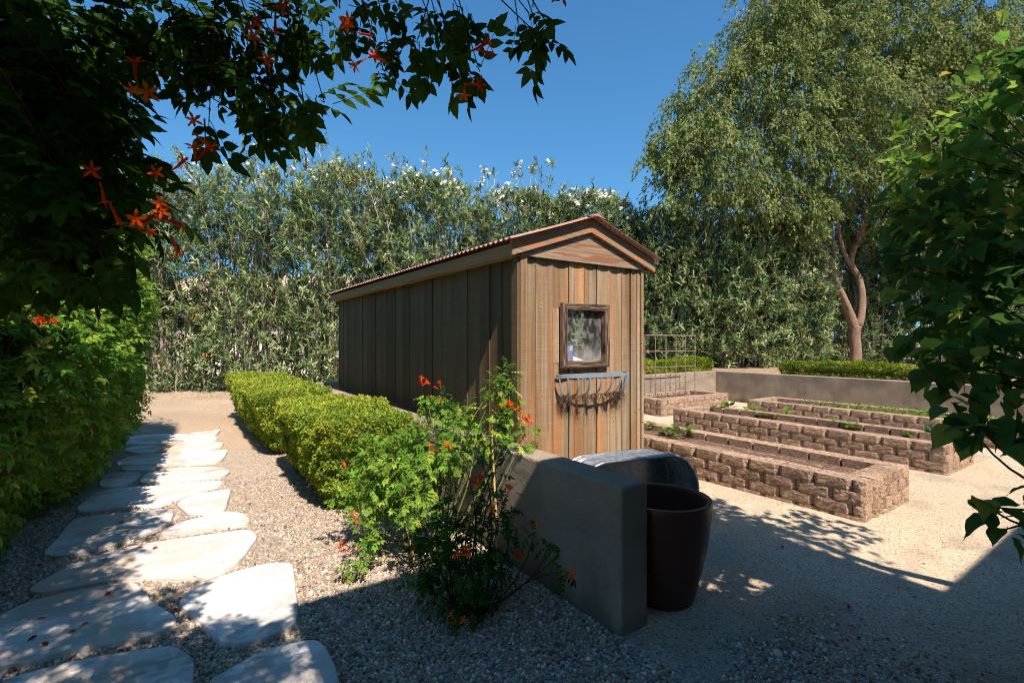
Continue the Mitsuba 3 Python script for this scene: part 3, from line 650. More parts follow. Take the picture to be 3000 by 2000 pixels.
# flower of the orange trumpet vine: curved tube with five flared lobes
def trumpet():
    s = np.linspace(0, 1, 6); P = np.c_[np.zeros(6), s * .75, .12 * s ** 2]
    v, f = tube(P, .035 + .05 * s ** 1.5, 6, False); ms = [(v, f)]
    for k in range(5):
        a = k * 2 * math.pi / 5; d = np.array([math.cos(a), .35, math.sin(a)]); d /= np.linalg.norm(d); sd = np.array([-math.sin(a), 0, math.cos(a)])
        b = P[-1] + .05 * np.array([math.cos(a), 0, math.sin(a)])
        ms.append((np.array([b - sd * .05, b + sd * .05, b + d * .22 + sd * .075, b + d * .40 - [0, .06, 0], b + d * .22 - sd * .075]), np.array([[0, 1, 2], [0, 2, 4], [4, 2, 3]])))
    for k in range(4): ms.append(tube([P[-1], P[-1] + [.02 * math.cos(k * 1.6), .3, .02 * math.sin(k * 1.6)]], .006, 3, False))
    return join(ms)
TRUMPET = trumpet()
TRUMPETS = [mikit.ply(TRUMPET, 'petal', color=np.repeat([c], len(TRUMPET[0]), 0)) for c in ((.82, .12, .015), (.86, .18, .025), (.70, .07, .015))]
ORANGE = [(.62, .085, .012), (.68, .13, .018), (.52, .05, .012)]
def flower_cluster(parent, P, n, size=.05, name='flower_cluster', aim=(0, 0, .6)):
    d = unit(randdir(n) + np.asarray(aim)); p = P + d * size * .15 + rng.normal(size=(n, 3)) * size * .12
    M = frames(p, d, randdir(n), size * rng.uniform(.8, 1.2, n))
    for k in range(n): part(parent, 'flower', TRUMPETS[rng.integers(0, 3)], None, M=M[k])
def shrub(parent, base, blobs, dens, size, cols, keep, tmpl, bsdf, w=None, up=.35, stem='bark_dark', sr=.008, flat=1.0, t_rest=None, droop=.25, stems=True):
    Ms, cs, st = [], [], []
    for b in blobs:
        c = W(b[0], b[1], b[2]); r = b[3] * b[2] / F_PX; n = max(3, int(dens * r * r * (b[4] if len(b) > 4 else 1)))
        p = blob_points(c, r, n, flat); out = unit(p - c)
        d = unit(out * .7 + randdir(n) * .7 + [0, 0, -droop]); nrm = unit(randdir(n) * .55 + [0, 0, 1.0] + out * up)
        Ms.append(frames(p, d, nrm, size * rng.uniform(.65, 1.25, n))); cs.append(palette(n, cols, .2, w))
        if stems:
            bb = base[np.argmin([np.linalg.norm(x - c) for x in base])] if isinstance(base, list) else base
            st.append(tube(curve(bb, c, .08, 9), np.linspace(sr, sr * .35, 9), 5))
            for _ in range(max(2, min(12, n // 25))):
                e = blob_points(c, r, 1, flat)[0]; st.append(tube(curve(c, e, .1, 5), np.linspace(sr * .4, sr * .15, 5), 4))
    if st: part(parent, 'stems', join(st), stem)
    foliage(parent, tmpl, np.concatenate(Ms), np.concatenate(cs), keep, bsdf, t_rest=t_rest)
K = 1.2755
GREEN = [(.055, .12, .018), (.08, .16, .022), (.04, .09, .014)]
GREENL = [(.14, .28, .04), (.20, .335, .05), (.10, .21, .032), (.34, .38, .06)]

# overhead vine at the upper left
vine = thing('trumpet_vine', 'dark overhanging trumpet vine with orange flowers filling the upper left', 'vine')
VB = [(80,80,170,1.35),(60,250,190,1.3),(115,400,160,1.3),(50,530,130,1.25),(205,480,120,1.3),(215,320,120,1.35),(180,150,125,1.4),(120,600,70,1.2),(235,575,45,1.2),(285,400,65,1.35),(320,470,35,1.3),(40,400,170,1.7),(80,150,200,1.8),
      (310,30,70,1.5),(400,50,75,1.5),(480,75,80,1.5),(420,140,55,1.5),(550,120,70,1.5),(610,50,60,1.5),(590,190,50,1.45),(520,200,45,1.45),(700,245,38,1.4),(745,235,30,1.35),(640,230,45,1.4),(690,30,50,1.5),(480,275,28,1.4),(550,265,22,1.4),(630,275,20,1.4),
      (780,20,42,1.45),(840,40,48,1.45),(920,25,50,1.45),(890,95,36,1.4),(990,50,46,1.4),(1020,115,34,1.4),(1075,165,28,1.35),(880,160,18,1.35),(1050,15,40,1.4),(740,60,30,1.45),(960,90,36,1.4),(1040,140,24,1.4),(1100,160,16,1.35),
      (1190,50,18,1.3),(1235,80,24,1.3),(1265,65,22,1.3),(1215,30,16,1.3),(1250,110,12,1.3)]
VB = [(x * K, y * K, Y * .70, r * K * .92, 2.2 if x < 340 else (2.8 if x < 720 else 1.9)) for x, y, r, Y in VB]
# the part of the vine above the picture, over the arch: it shades the path
top = [(-.95, .5, 2.65, .42), (-1.25, 1.1, 2.6, .48), (-1.5, 1.8, 2.6, .5), (-1.05, 2.0, 2.7, .38), (-.78, 1.30, 2.75, .36), (-1.5, .3, 2.2, .5), (-1.6, 1.2, 1.9, .5), (-.45, .45, 2.75, .35), (-.1, .35, 2.8, .34), (-.3, -.1, 3.0, .45), (-.75, .05, 2.85, .45), (-.2, .62, 2.85, .25), (-.55, .75, 2.8, .3), (-1.2, -.2, 2.7, .5), (-.92, 1.6, 2.8, .36), (-.65, 1.02, 2.85, .26), (-.62, 3.0, 2.6, .42), (-.85, 2.4, 2.55, .4), (-.8, 1.75, 2.8, .3)]
root = [np.array([-1.5, 1.2, .1]), np.array([-1.35, .4, 2.3]), np.array([-.1, .45, 2.8]), np.array([-.7, .7, 2.7])]
Ms, cs = [], []
for x, y, z, r in top:
    n = int((1900 if y < .6 or x < -.6 else 1300) * r * r); p = blob_points(np.array([x, y, z]), r, n, .8); d = unit(randdir(n) + [0, 0, -.3])
    Ms.append(frames(p, d, unit(randdir(n) * .6 + [0, 0, 1]), .12 * rng.uniform(.7, 1.2, n))); cs.append(palette(n, GREEN, .2))
part(vine, 'upper_foliage', bake(COMPOUND_LO, np.concatenate(Ms), np.concatenate(cs)), 'leaf_soft', stuff=True)
shrub(vine, root, VB, 3000, .080, GREEN, 300, COMPOUND, 'leaf_soft', droop=.35, sr=.0028, t_rest=COMPOUND_MID)
part(vine, 'trunk', tube([[-1.5, 1.2, -.05], [-1.45, 1.1, .9], [-1.4, .8, 1.8], [-1.2, .6, 2.6], [-.5, .5, 2.8], [.1, .4, 2.9]], [.05, .045, .04, .03, .02, .012], 8), 'bark_dark', smooth=True)
for px, py, Y, n in ((714,103,1.35,2),(790,219,1.35,1),(556,370,1.2,2),(576,480,1.2,2),(487,509,1.2,2),(411,268,1.2,3),(464,634,1.15,4),(380,634,1.1,2),(295,525,1.1,2),(308,580,1.1,1),(800,27,1.35,2),(1036,80,1.3,3),(1076,163,1.3,3),(1598,20,1.2,1),(1373,147,1.25,2),(1353,241,1.25,2),(480,690,1.15,1),(430,650,1.15,1)):
    flower_cluster(vine, W(px, py, Y * .70 - .04), n, .037, aim=(.25, -.35, -.35))

# bougainvillea at the right
boug = thing('bougainvillea', 'heart leaved bougainvillea bush in shade at the right edge', 'shrub')
BB = [(2290,250,110,2.5),(2200,330,95,2.6),(2110,335,60,2.6),(2060,375,40,2.6),(2150,430,105,2.5),(2280,420,120,2.4),(2085,490,70,2.5),(2200,560,130,2.3),(2310,580,120,2.1),(2090,610,70,2.4),(2170,700,115,2.2),(2280,740,120,1.9),(2110,770,62,2.1),(2200,840,90,1.9),(2290,880,100,1.7),(2190,925,50,1.8),(2260,980,70,1.6),(2330,1010,60,1.5),(2330,150,60,2.5),(2265,110,26,2.6),(2175,175,18,2.6),(2080,250,18,2.6),(2300,60,22,2.6),
      (2240,1145,24,1.35),(2290,1165,38,1.35),(2345,1185,45,1.35),(2310,1215,22,1.35),(2440,1150,70,1.4),(2480,400,150,2.3),(2500,700,160,2.0),(2480,950,140,1.7),(2450,150,110,2.5),(2150,480,80,2.8,),(2250,600,110,2.7),(2230,760,110,2.4)]
BB = [(b[0] * K, b[1] * K, b[3], b[2] * K * .93) for b in BB]
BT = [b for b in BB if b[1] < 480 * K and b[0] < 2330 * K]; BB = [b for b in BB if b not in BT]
shrub(boug, [np.array([3.7, .2, 2.3]), np.array([3.4, .4, 2.2])], BT, 1750, .082, [(.17, .31, .05), (.24, .38, .06), (.11, .24, .05), (.42, .42, .08)], 140, HEART, 'leaf_boug', w=[.4, .3, .22, .08], droop=.4, up=.3, sr=.005)  # sunlit upper clumps: the sunlight is put into a lighter leaf palette
shrub(boug, [np.array([4.1, -.2, .0]), np.array([3.7, .2, 2.4]), W(3230, 1490, 1.5), W(3250, 1150, 1.7), W(3250, 900, 2.0)], BB, 1900, .085, [(.075, .175, .04), (.105, .215, .04), (.06, .14, .04), (.30, .38, .05)], 160, HEART, 'leaf_boug', w=[.4, .3, .22, .08], droop=.5, up=.2, sr=.006)
Ms = []
for x, y, z, r in ((2.6, .38, 3.4, .10), (2.85, .36, 3.4, .12), (3.1, .0, 3.4, .14), (3.4, -.05, 3.35, .16), (3.5, -.25, 3.3, .2), (3.52, -.5, 3.3, .3), (3.5, -.95, 3.3, .3), (4.0, -.1, 2.6, .4)):
    n = int(900 * r * r); p = blob_points(np.array([x, y, z]), r, n); Ms.append(frames(p, unit(randdir(n) + [0, 0, -.4]), unit(randdir(n) * .5 + [0, 0, 1]), .085 * rng.uniform(.7, 1.2, n)))
Ms = np.concatenate(Ms); part(boug, 'upper_foliage', bake(HEART, Ms, palette(len(Ms), [(.05, .11, .02), (.08, .15, .02)], .2)), 'leaf_gloss', stuff=True)
part(boug, 'trunk', tube([[4.1, -.2, -.05], [4.0, -.1, .8], [3.7, .1, 1.6], [3.7, .15, 2.4], [3.4, .1, 3.2]], [.06, .05, .04, .03, .015], 8), 'bark_dark', smooth=True)
bp = W(2728, 420, 2.20)
for k in range(1):
    d = unit(randdir(3) + [0, -.3, -.2])
    part(boug, 'bract', bake(OVATE, frames(np.repeat(bp[None], 3, 0), d, randdir(3), .05), palette(3, [(.42, .02, .20)], .1)), 'petal', label='single magenta bract among the green leaves')

# trumpet vine hedge along the left of the path
def side_hedge():
    h = thing('vine_hedge', 'tall green vine covered hedge with orange flowers left of the path', 'hedge')
    n = 17000
    y = rng.uniform(3.0, 9.6, n); z = rng.random(n) ** .85 * 3.0
    hh = 2.45 + .35 * (meshkit.fbm(np.c_[y * .9, y * 0, y * 0]) - .2) + .035 * (y - 3)
    z = z / 3.0 * hh
    prof = -.95 + .62 * np.sin(np.clip(z / hh, 0, 1) ** .8 * 2.5) + .5 * (meshkit.fbm(np.c_[y * 1.1, z * 1.4, y * 0]) - .5)
    prof -= np.clip(z / hh - .90, 0, 1) * 3.0
    prof -= np.clip(y - 8.9, 0, 2) * .8 + np.clip(6.2 - y, 0, 4) * .15
    x = prof - np.abs(rng.normal(size=n)) * .13
    top = rng.random(n) < .33
    x[top] = prof[top] - rng.random(top.sum()) * 1.5; z[top] = (hh * (.93 + .1 * rng.random(n)) - .25 * ((prof - x) / 1.4) ** 2)[top]
    end = rng.random(n) < .07; y[end] = 9.4 + .3 * rng.normal(size=end.sum()); x[end] = prof[end] - rng.random(end.sum()) * 1.6
    p = np.c_[x, y, np.maximum(z, .06)]
    d = unit(randdir(n) + [.55, -.15, -.35]); nrm = unit(randdir(n) * .6 + [.35, -.1, .9])
    t = np.clip(z / hh, 0, 1)
    col = palette(n, GREENL, .18, [.4, .25, .25, .1])
    M = frames(p, d, nrm, .13 * rng.uniform(.7, 1.25, n))
    px, py, Y = project(p)
    near = Y < 3.6
    foliage(h, COMPOUND_MID, M[near], col[near], 0, 'leaf_soft', rest='near_foliage'); foliage(h, COMPOUND_LO, M[~near], col[~near], 0, 'leaf_soft')
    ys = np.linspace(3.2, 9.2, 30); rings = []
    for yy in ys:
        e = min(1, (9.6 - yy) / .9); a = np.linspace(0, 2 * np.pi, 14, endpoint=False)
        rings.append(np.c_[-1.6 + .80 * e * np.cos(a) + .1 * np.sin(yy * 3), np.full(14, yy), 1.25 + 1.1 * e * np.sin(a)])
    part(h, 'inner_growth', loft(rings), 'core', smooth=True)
    st = []
    for yy in np.linspace(3.3, 9.2, 18):
        st.append(tube(curve(np.array([-1.3, yy, 0]), np.array([-.75 + .2 * rng.normal(), yy + .4 * rng.normal(), rng.uniform(1.2, 2.2)]), .1), np.linspace(.014, .005, 7), 5))
    part(h, 'stems', join(st), 'bark_dark')
    for px_, py_, Y_, k in ((118,951,2.15,5),(288,777,3.0,4),(94,846,2.1,2),(257,741,2.8,2),(20,905,2.0,1),(330,860,3.4,2),(610,690,7,1),(690,1060,5.5,1)):
        if px_ < 400: flower_cluster(h, W(px_, py_, Y_), k, .055, aim=(.3, -.4, .3))
side_hedge()

# ------------------------------------------------------------------ clipped boxwood
BOXG = [(.18, .30, .045), (.27, .38, .055), (.46, .50, .07), (.12, .23, .035)]
def boxwood(u0, u1, q0, q1, h, label, n, size=.024, cols=BOXG, z0=0.0, w=(.3, .3, .2, .2), under=.22, corner=.16):
    b = thing('boxwood_hedge', label, 'hedge', 'clipped boxwood hedges')
    cx, cy, hx, hy = (u0 + u1) / 2, (q0 + q1) / 2, (u1 - u0) / 2, (q1 - q0) / 2
    def skin(n):
        A = np.array([4 * hx * hy, 2 * 2 * hx * h, 2 * 2 * hx * h, 2 * 2 * hy * h, 2 * 2 * hy * h]); face = rng.choice(5, n, p=A / A.sum())
        a, c = rng.uniform(-1, 1, n), rng.uniform(-1, 1, n); P = np.zeros((n, 3)); N = np.zeros((n, 3))
        for k in range(5):
            m = face == k
            if k == 0: P[m] = np.c_[a[m], c[m], np.ones(m.sum())]; N[m] = [0, 0, 1]
            elif k in (1, 2): s = -1 if k == 1 else 1; P[m] = np.c_[a[m], np.full(m.sum(), s), c[m]]; N[m] = [0, s, 0]
            else: s = -1 if k == 3 else 1; P[m] = np.c_[np.full(m.sum(), s), a[m], c[m]]; N[m] = [s, 0, 0]
        L = P * [hx, hy, h / 2]
        Q = np.clip(L, -np.array([hx - corner, hy - corner, h / 2 - corner * .7]), [hx - corner, hy - corner, h / 2 - corner * .7]); D = unit(L - Q)
        L = Q + D * np.minimum(np.linalg.norm(L - Q, axis=1, keepdims=True), corner)
        zz = L[:, 2] + h / 2
        tuck = under * (1 - np.clip(zz / h, 0, 1)) ** 1.4; L[:, :2] *= 1 - (tuck / np.array([[max(hx, .3)], [max(hx, .3)]]) * [[1], [min(1, hx / hy)]]).T
        bump_ = meshkit.fbm(np.c_[(L[:, 0] + cx) * 2.6, (L[:, 1] + cy) * 2.6, zz * 2.6], 3) - .5
        L += D * (bump_ * .22)[:, None]
        return np.c_[L[:, 0] + cx, L[:, 1] + cy, L[:, 2] + h / 2 + z0], unit(.7 * N + D)
    p, nn = skin(n)
    dep = np.abs(rng.normal(size=n)) * .035
    sprig = meshkit.noise(p * 14); p = p + nn * ((sprig - .55) * .11 - dep)[:, None]
    d = unit(nn * .8 + randdir(n) * .8 + [0, 0, .35]); nrm = unit(randdir(n) + nn * .8 + [0, 0, .4])
    col = palette(n, cols, .16, list(w))
    new = np.clip((meshkit.fbm(p * 4, 3, 5) - .42) * 5, 0, 1)[:, None] * np.clip(1 - dep / .05, 0, 1)[:, None]
    col = col * (1 - .65 * new) + .65 * new * np.array([.58, .58, .07])
    foliage(b, QUAD, frames(p, d, nrm, size * rng.uniform(.7, 1.3, n)), col, 0, 'leaf_soft')
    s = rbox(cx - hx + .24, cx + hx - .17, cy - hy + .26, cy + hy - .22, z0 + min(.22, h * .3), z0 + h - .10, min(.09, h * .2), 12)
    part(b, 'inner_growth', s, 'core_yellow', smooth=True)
    return b
boxwood(.96, 1.85, 4.25, 6.45, .83, 'nearest yellow green boxwood hedge block beside the low wall', 90000, .026)
boxwood(.86, 1.80, 6.85, 11.3, .86, 'farther yellow green boxwood hedge block beside the shed', 70000, .030)
boxwood(7.6, 11.9, 7.78, 8.5, .32, 'low boxwood hedge on the wall behind the trellis', 26000, .034, z0=.70, cols=[(.09, .17, .018), (.15, .24, .02), (.24, .30, .03), (.06, .12, .015)], under=.05, corner=.08)
boxwood(11.85, 12.6, 2.2, 6.1, .33, 'loose low green hedge along the top of the long wall', 26000, .036, z0=.68, cols=[(.07, .15, .018), (.12, .22, .02), (.18, .26, .03), (.05, .11, .015)], under=.05, corner=.1)

# ------------------------------------------------------------------ trumpet vine shrubs by the wall
lit = thing('trumpet_shrub', 'sunlit leafy trumpet vine shrub sprawling over the low wall', 'shrub')
LB = [(1020,1440,3.5,50),(1100,1340,3.6,60),(1180,1340,3.7,60),(1150,1400,3.4,100),(1080,1440,3.5,50),(1220,1380,3.3,95),(1300,1330,3.3,75),(1230,1490,3.05,65),(1190,1275,3.6,48),(1280,1200,3.6,48),(1345,1195,3.6,42),(1330,1255,3.4,60),(1430,1290,3.4,38),(1470,1250,3.45,34),(1480,1100,3.5,36),(1450,1135,3.5,32),(1492,1150,3.5,26),(1500,1190,3.5,18),(1250,1165,3.6,22),(1540,1275,3.3,30),(1520,1305,3.3,22),(1500,1225,3.4,24),(1075,1545,3.2,30),(1090,1600,3.15,26),(1030,1645,3.05,24),(1055,1500,3.25,26),(1140,1475,3.3,46),(1405,1220,3.6,24),(1240,1300,3.4,70),(1390,1260,3.4,40)]
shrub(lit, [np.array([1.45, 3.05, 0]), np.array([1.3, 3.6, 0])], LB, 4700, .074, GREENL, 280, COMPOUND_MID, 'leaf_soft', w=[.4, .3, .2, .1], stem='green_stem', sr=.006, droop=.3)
for px, py, Y, n in ((1239,1128,3.55,8),(1248,1158,3.55,1),(1291,1139,3.5,3),(1274,1176,3.5,1),(1486,1196,3.4,6),(1509,1202,3.4,4),(1528,1227,3.3,3),(1556,1240,3.25,6),(1501,1251,3.3,1),(1316,1317,3.1,3),(1010,1374,3.7,2),(1044,1519,3.15,3),(999,1611,3.0,4),(1042,1626,3.0,1)):
    flower_cluster(lit, W(px, py, Y), n, .05, aim=(.0, -.2, .9))
part(lit, 'stalk', tube([[1.78, 2.75, .02], [1.79, 2.80, .4], [1.80, 2.86, .8], [1.84, 2.92, .98]], [.008, .008, .007, .005], 6), 'stalk', label='thin yellow stalk leaning on the wall')
for a, b in (((1.3, 3.0, 0), (1.2, 3.15, .55)), ((1.5, 3.15, 0), (1.62, 3.3, .7)), ((1.2, 3.3, 0), (1.05, 3.5, .5))):
    part(lit, 'stalk', tube(curve(np.array(a), np.array(b), .06), np.linspace(.009, .005, 7), 6), 'stalk')
dark = thing('trumpet_shrub', 'shaded dark green trumpet vine shrub in front of the low wall', 'shrub')
DB = [(1360,1560,2.75,80),(1285,1620,2.75,78),(1430,1600,2.8,68),(1320,1710,2.68,70),(1400,1695,2.7,72),(1465,1500,2.85,48),(1500,1550,2.9,32),(1360,1790,2.62,55),(1330,1480,2.8,45),(1415,1450,2.85,36),(1440,1390,2.75,22),(1360,1350,2.75,24),(1330,1370,2.75,24),(1400,1330,2.75,16),(1470,1310,2.75,14),(1250,1560,2.8,45),(1230,1690,2.72,45),(1460,1660,2.75,40),
      (1562,1570,2.6,20),(1608,1592,2.55,24),(1630,1635,2.5,24),(1645,1672,2.5,18)]
shrub(dark, [np.array([1.42, 2.32, 0]), np.array([1.30, 2.45, 0])], DB, 3500, .074, [(.045, .105, .02), (.065, .14, .022), (.035, .085, .016)], 280, COMPOUND_MID, 'leaf_soft', sr=.006, droop=.3)  # same plant as the sunlit shrub, its shade put into darker leaf colours
for px, py, Y, n in ((1404,1417,2.6,7),(1484,1445,2.65,3),(1514,1445,2.65,1),(1457,1487,2.6,2),(1361,1625,2.4,5),(1502,1635,2.55,3),(1559,1545,2.45,2),(1664,1691,2.35,5),(1342,1822,2.3,3),(1259,1320,2.9,2),(1213,1580,2.6,1)):
    flower_cluster(dark, W(px, py, Y), n, .05, aim=(.05, -.3, .7))

# ------------------------------------------------------------------ plants in the beds
def veg(px, py, Y, h, label, kind, cat='plant', group='young plants in the raised beds'):
    g = W(px, py, Y); base = np.array([g[0], g[1], .252])
    key = thing({'chard': 'chard_plant', 'herb': 'herb_plant', 'onion': 'onion_plant'}[kind], label, cat, group)
    if kind == 'onion':
        n = 16; d = unit(randdir(n) * .35 + [0, 0, 1]); part(key, 'leaves', bake(LANCE, frames(base + rng.normal(size=(n, 3)) * [.03, .03, 0], d, randdir(n), h * rng.uniform(.7, 1.1, n)), palette(n, [(.10, .20, .10)], .15)), 'leaf_soft'); return
    n = 14 if kind == 'chard' else 42
    a = rng.uniform(0, 2 * np.pi, n); sp = rng.uniform(.25, 1.0, n)
    d = unit(np.c_[np.cos(a) * sp, np.sin(a) * sp, rng.uniform(.5, 1.1, n)])
    L = h * .8 * rng.uniform(.45, 1.0, n)
    r = .25 * h if kind == 'chard' else .55 * h
    st = [tube([base, base + dd * l * .6], [.004, .002], 4) for dd, l in zip(d, L)]
    part(key, 'stems', join(st), 'rust' if kind == 'chard' else 'green_stem')
    tip = base + d * (L * .55)[:, None]
    d2 = unit(d + [0, 0, -.5])
    part(key, 'leaves', bake(OVATE, frames(tip, d2, unit(np.array([0, 0, 1.]) + .3 * randdir(n)), (.36 * h if kind == 'chard' else .06) * rng.uniform(.7, 1.2, n)), palette(n, [(.11, .22, .03), (.16, .28, .04), (.2, .3, .05)], .15)), 'leaf_soft')
def onsoil(px, py): 
    g = G(px, py, .235); return np.dot(g[:2], CF)
for px, py, h, lab, kind in (
    (1892, 1262, .26, 'leafy beet plant beside the shed corner in the nearest bed', 'chard'), (1958, 1283, .30, 'spindly beet plant in the nearest bed, middle of three', 'chard'), (2005, 1285, .36, 'tallest leafy beet plant in the nearest bed, right of three', 'chard'),
    (2092, 1206, .22, 'small leafy plant at the left end of the second bed', 'chard'), (2135, 1208, .34, 'tall leafy chard plant near the left end of the second bed', 'chard'), (2200, 1216, .30, 'lanky chard plant with bare stem in the second bed', 'chard'),
    (2296, 1228, .30, 'bushy chard plant in the middle of the second bed', 'chard'), (2232, 1226, .16, 'low herb patch left of the bushy chard in the second bed', 'herb'), (2265, 1229, .15, 'low herb patch touching the bushy chard in the second bed', 'herb'),
    (2362, 1239, .16, 'spreading seedling right of the bushy chard in the second bed', 'herb'), (2394, 1241, .12, 'tiny seedling standing alone mid way along the second bed', 'herb'), (2450, 1252, .20, 'bright green clump of lettuce in the second bed', 'herb'), (2478, 1257, .18, 'bright green clump of lettuce, right of the first, second bed', 'herb'),
    (2502, 1262, .15, 'small seedling next to the lettuce clumps in the second bed', 'herb'), (2562, 1266, .14, 'small round seedling toward the right of the second bed', 'herb'), (2665, 1283, .10, 'weedy seedling near the right end of the second bed', 'herb'), (2722, 1288, .22, 'blue green onion tuft at the right end of the second bed', 'onion')):
    veg(px, py, onsoil(px, py), h, lab, kind)
n = 2600; y = rng.uniform(1.8, 4.6, n); y = y[rng.random(n) < np.clip((5.0 - y) / 2.2, .1, 1)]; n = len(y)
p = np.c_[9.75 + rng.random(n) * .42, y, .24 + rng.random(n) * .14]
single('seedling_row', bake(QUAD, frames(p, unit(randdir(n) + [0, 0, .6]), unit(randdir(n) + [0, 0, 1]), rng.uniform(.025, .05, n)), palette(n, [(.16, .27, .04), (.22, .33, .06)], .15)), 'leaf_soft', 'row of fine light green seedlings in the third bed', None, kind='stuff')

# ------------------------------------------------------------------ oleanders behind
OLE = [(.15, .21, .085), (.22, .28, .125), (.31, .36, .185), (.115, .17, .07)]
FLOWER5 = (np.array([[0, 0, 0]] + [[math.cos(a) * .5, math.sin(a) * .5, .05] for a in np.arange(10) * math.pi / 5]) * np.array([1, 1, 1]), np.array([[0, 1 + k, 1 + (k + 1) % 10] for k in range(10)]))
def oleander(X, Y, H, wX, tufts, label, bare=.0, flowers=25, low=1.0, zb=.0):
    o = thing('oleander', label, 'shrub', 'oleanders of the tall back hedge')
    def at(x, y, z): g = np.outer(np.atleast_1d(x), CR) + np.outer(np.atleast_1d(y), CF); return np.c_[g, np.atleast_1d(z)]
    st, tips = [], []
    for k in range(46):
        b = np.array([X + rng.normal() * .25 * wX, Y + rng.normal() * .3, zb - .05]); h = H * rng.uniform(.55, 1.0); lean = rng.normal(size=2) * [.17 * h, .07 * h]
        s = np.linspace(0, 1, 8); wob = rng.normal(size=2) * .12
        P = at(b[0] + lean[0] * s ** 1.4 + wob[0] * np.sin(s * 5), b[1] + lean[1] * s ** 1.4 + wob[1] * np.sin(s * 4), b[2] + (h - b[2]) * s)
        st.append(tube(P, np.linspace(.030, .007, 8), 4, False))
        for j in range(11 if bare > .3 else 6):
            c = P[rng.integers(3, 8)]; e = c + np.r_[rng.normal(size=2) * .35, rng.uniform(.25, .95)]; st.append(tube([c, (c + e) / 2 + rng.normal(size=3) * .05, e], [.010, .007, .004], 3, False)); tips.append(e)
    part(o, 'stems', join(st), 'bark_grey')
    n = tufts
    z = rng.random(n) ** (1 / 1.15) * H; t = z / H
    ang = rng.uniform(0, 2 * np.pi, n); r = rng.random(n) ** .38
    taper = np.where(t > .85, np.sqrt(np.clip(1 - ((t - .85) / .17) ** 2, .04, 1)), 1) * (.86 + .2 * np.sin(t * 3))
    x = X + wX * r * np.cos(ang) * taper * .88; y = Y + 1.25 * r * np.sin(ang) * taper - .15
    keep = rng.random(n) > bare * np.exp(-((t - .52) / .2) ** 2)
    clump = meshkit.fbm(np.c_[x * 1.1, y * 1.1, z * 1.1], 3); keep &= clump > .30 + .10 * (t > .4) * (bare > .1)
    P = at(x, y, z + zb * (1 - t))[keep]
    tp = np.array(tips); P = np.vstack([P, tp, tp + rng.normal(size=tp.shape) * .12])
    m = len(P); kk = 13
    ax = unit(randdir(m) * .6 + [0, 0, .85] + np.r_[-CF, 0] * .35)
    c = np.repeat(P, kk, 0) + np.repeat(ax, kk, 0) * rng.uniform(-.16, .10, (m * kk, 1))
    d = unit(np.repeat(ax, kk, 0) * rng.uniform(.1, .9, (m * kk, 1)) + randdir(m * kk) * .8)
    tone = palette(m, OLE, .22, [.3, .33, .2, .17]) * (1.18 if bare > .1 else 1.05)
    col = np.repeat(tone, kk, 0) * (1 + .12 * rng.normal(size=(m * kk, 1)))
    dry = rng.random(m * kk) < .025; col[dry] = (.36, .24, .09)
    L = .205 * rng.uniform(.6, 1.2, m * kk)
    foliage(o, LANCE, frames(c, d, unit(randdir(m * kk) * .5 + [0, 0, 1] + np.r_[-CF, 0] * .3), L), np.clip(col, .004, .9), 0, 'leaf_gloss')
    nb = 1500 if bare < .3 else 500; zz = rng.random(nb) * H * (.74 if bare < .3 else .5); bk = at(X + wX * rng.uniform(-1, 1, nb), Y + .9 + .4 * rng.normal(size=nb), zz + zb)
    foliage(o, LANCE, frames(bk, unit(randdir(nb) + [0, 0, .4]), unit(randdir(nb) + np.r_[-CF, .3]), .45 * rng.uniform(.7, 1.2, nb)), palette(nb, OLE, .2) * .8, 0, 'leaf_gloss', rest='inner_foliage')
    if flowers:
        flowers = int(flowers * 1.2); ft = P[np.argsort(-(P[:, 2] + rng.normal(size=m) * H * .10))[: flowers * 2]]; ft = ft[rng.permutation(len(ft))[:flowers]] + [0, 0, .08]
        c = np.repeat(ft, 6, 0) + rng.normal(size=(flowers * 6, 3)) * .06
        part(o, 'blossoms', bake(FLOWER5, frames(c, randdir(len(c)), unit(randdir(len(c)) * .5 + np.r_[-CF * .8, .5]), .085), palette(len(c), [(.80, .79, .74)], .05)), 'petal', stuff=True)
    if bare > .3:
        for _ in range(3):
            q = P[rng.integers(0, m)]; nn = 24; part(o, 'dry_cluster', bake(LANCE, frames(q + rng.normal(size=(nn, 3)) * .10 - np.r_[CF * .5, 0], unit(randdir(nn) + [0, 0, -1]), randdir(nn), .12), palette(nn, [(.50, .29, .13)], .2)), 'leaf_soft', label='dead tan leaf cluster', stuff=True)
OL = [(-17.5, 14.2, 6.2, 2.3, 700, .1, 12), (-14.0, 14.6, 6.3, 2.3, 1100, .2, 14), (-11.0, 15.2, 6.5, 2.1, 2175, .55, 24), (-8.0, 15.3, 6.75, 2.1, 2175, .62, 26), (-5.2, 15.2, 6.7, 2.0, 2175, .55, 28), (-2.5, 15.2, 6.4, 2.0, 2175, .25, 40), (.2, 15.2, 6.0, 1.9, 2175, .05, 50), (2.4, 15.3, 5.95, 1.9, 2175, 0, 50), (4.6, 15.4, 5.4, 1.8, 2030, .0, 26), (6.9, 15.6, 5.2, 2.0, 2030, .15, 6), (8.9, 16.6, 5.6, 2.0, 2175, .0, 4), (12.6, 18.2, 5.6, 2.3, 1400, 0, 3), (15.6, 17.5, 5.8, 2.4, 1000, 0, 0), (18.8, 17.0, 6.2, 2.4, 700, 0, 0)]
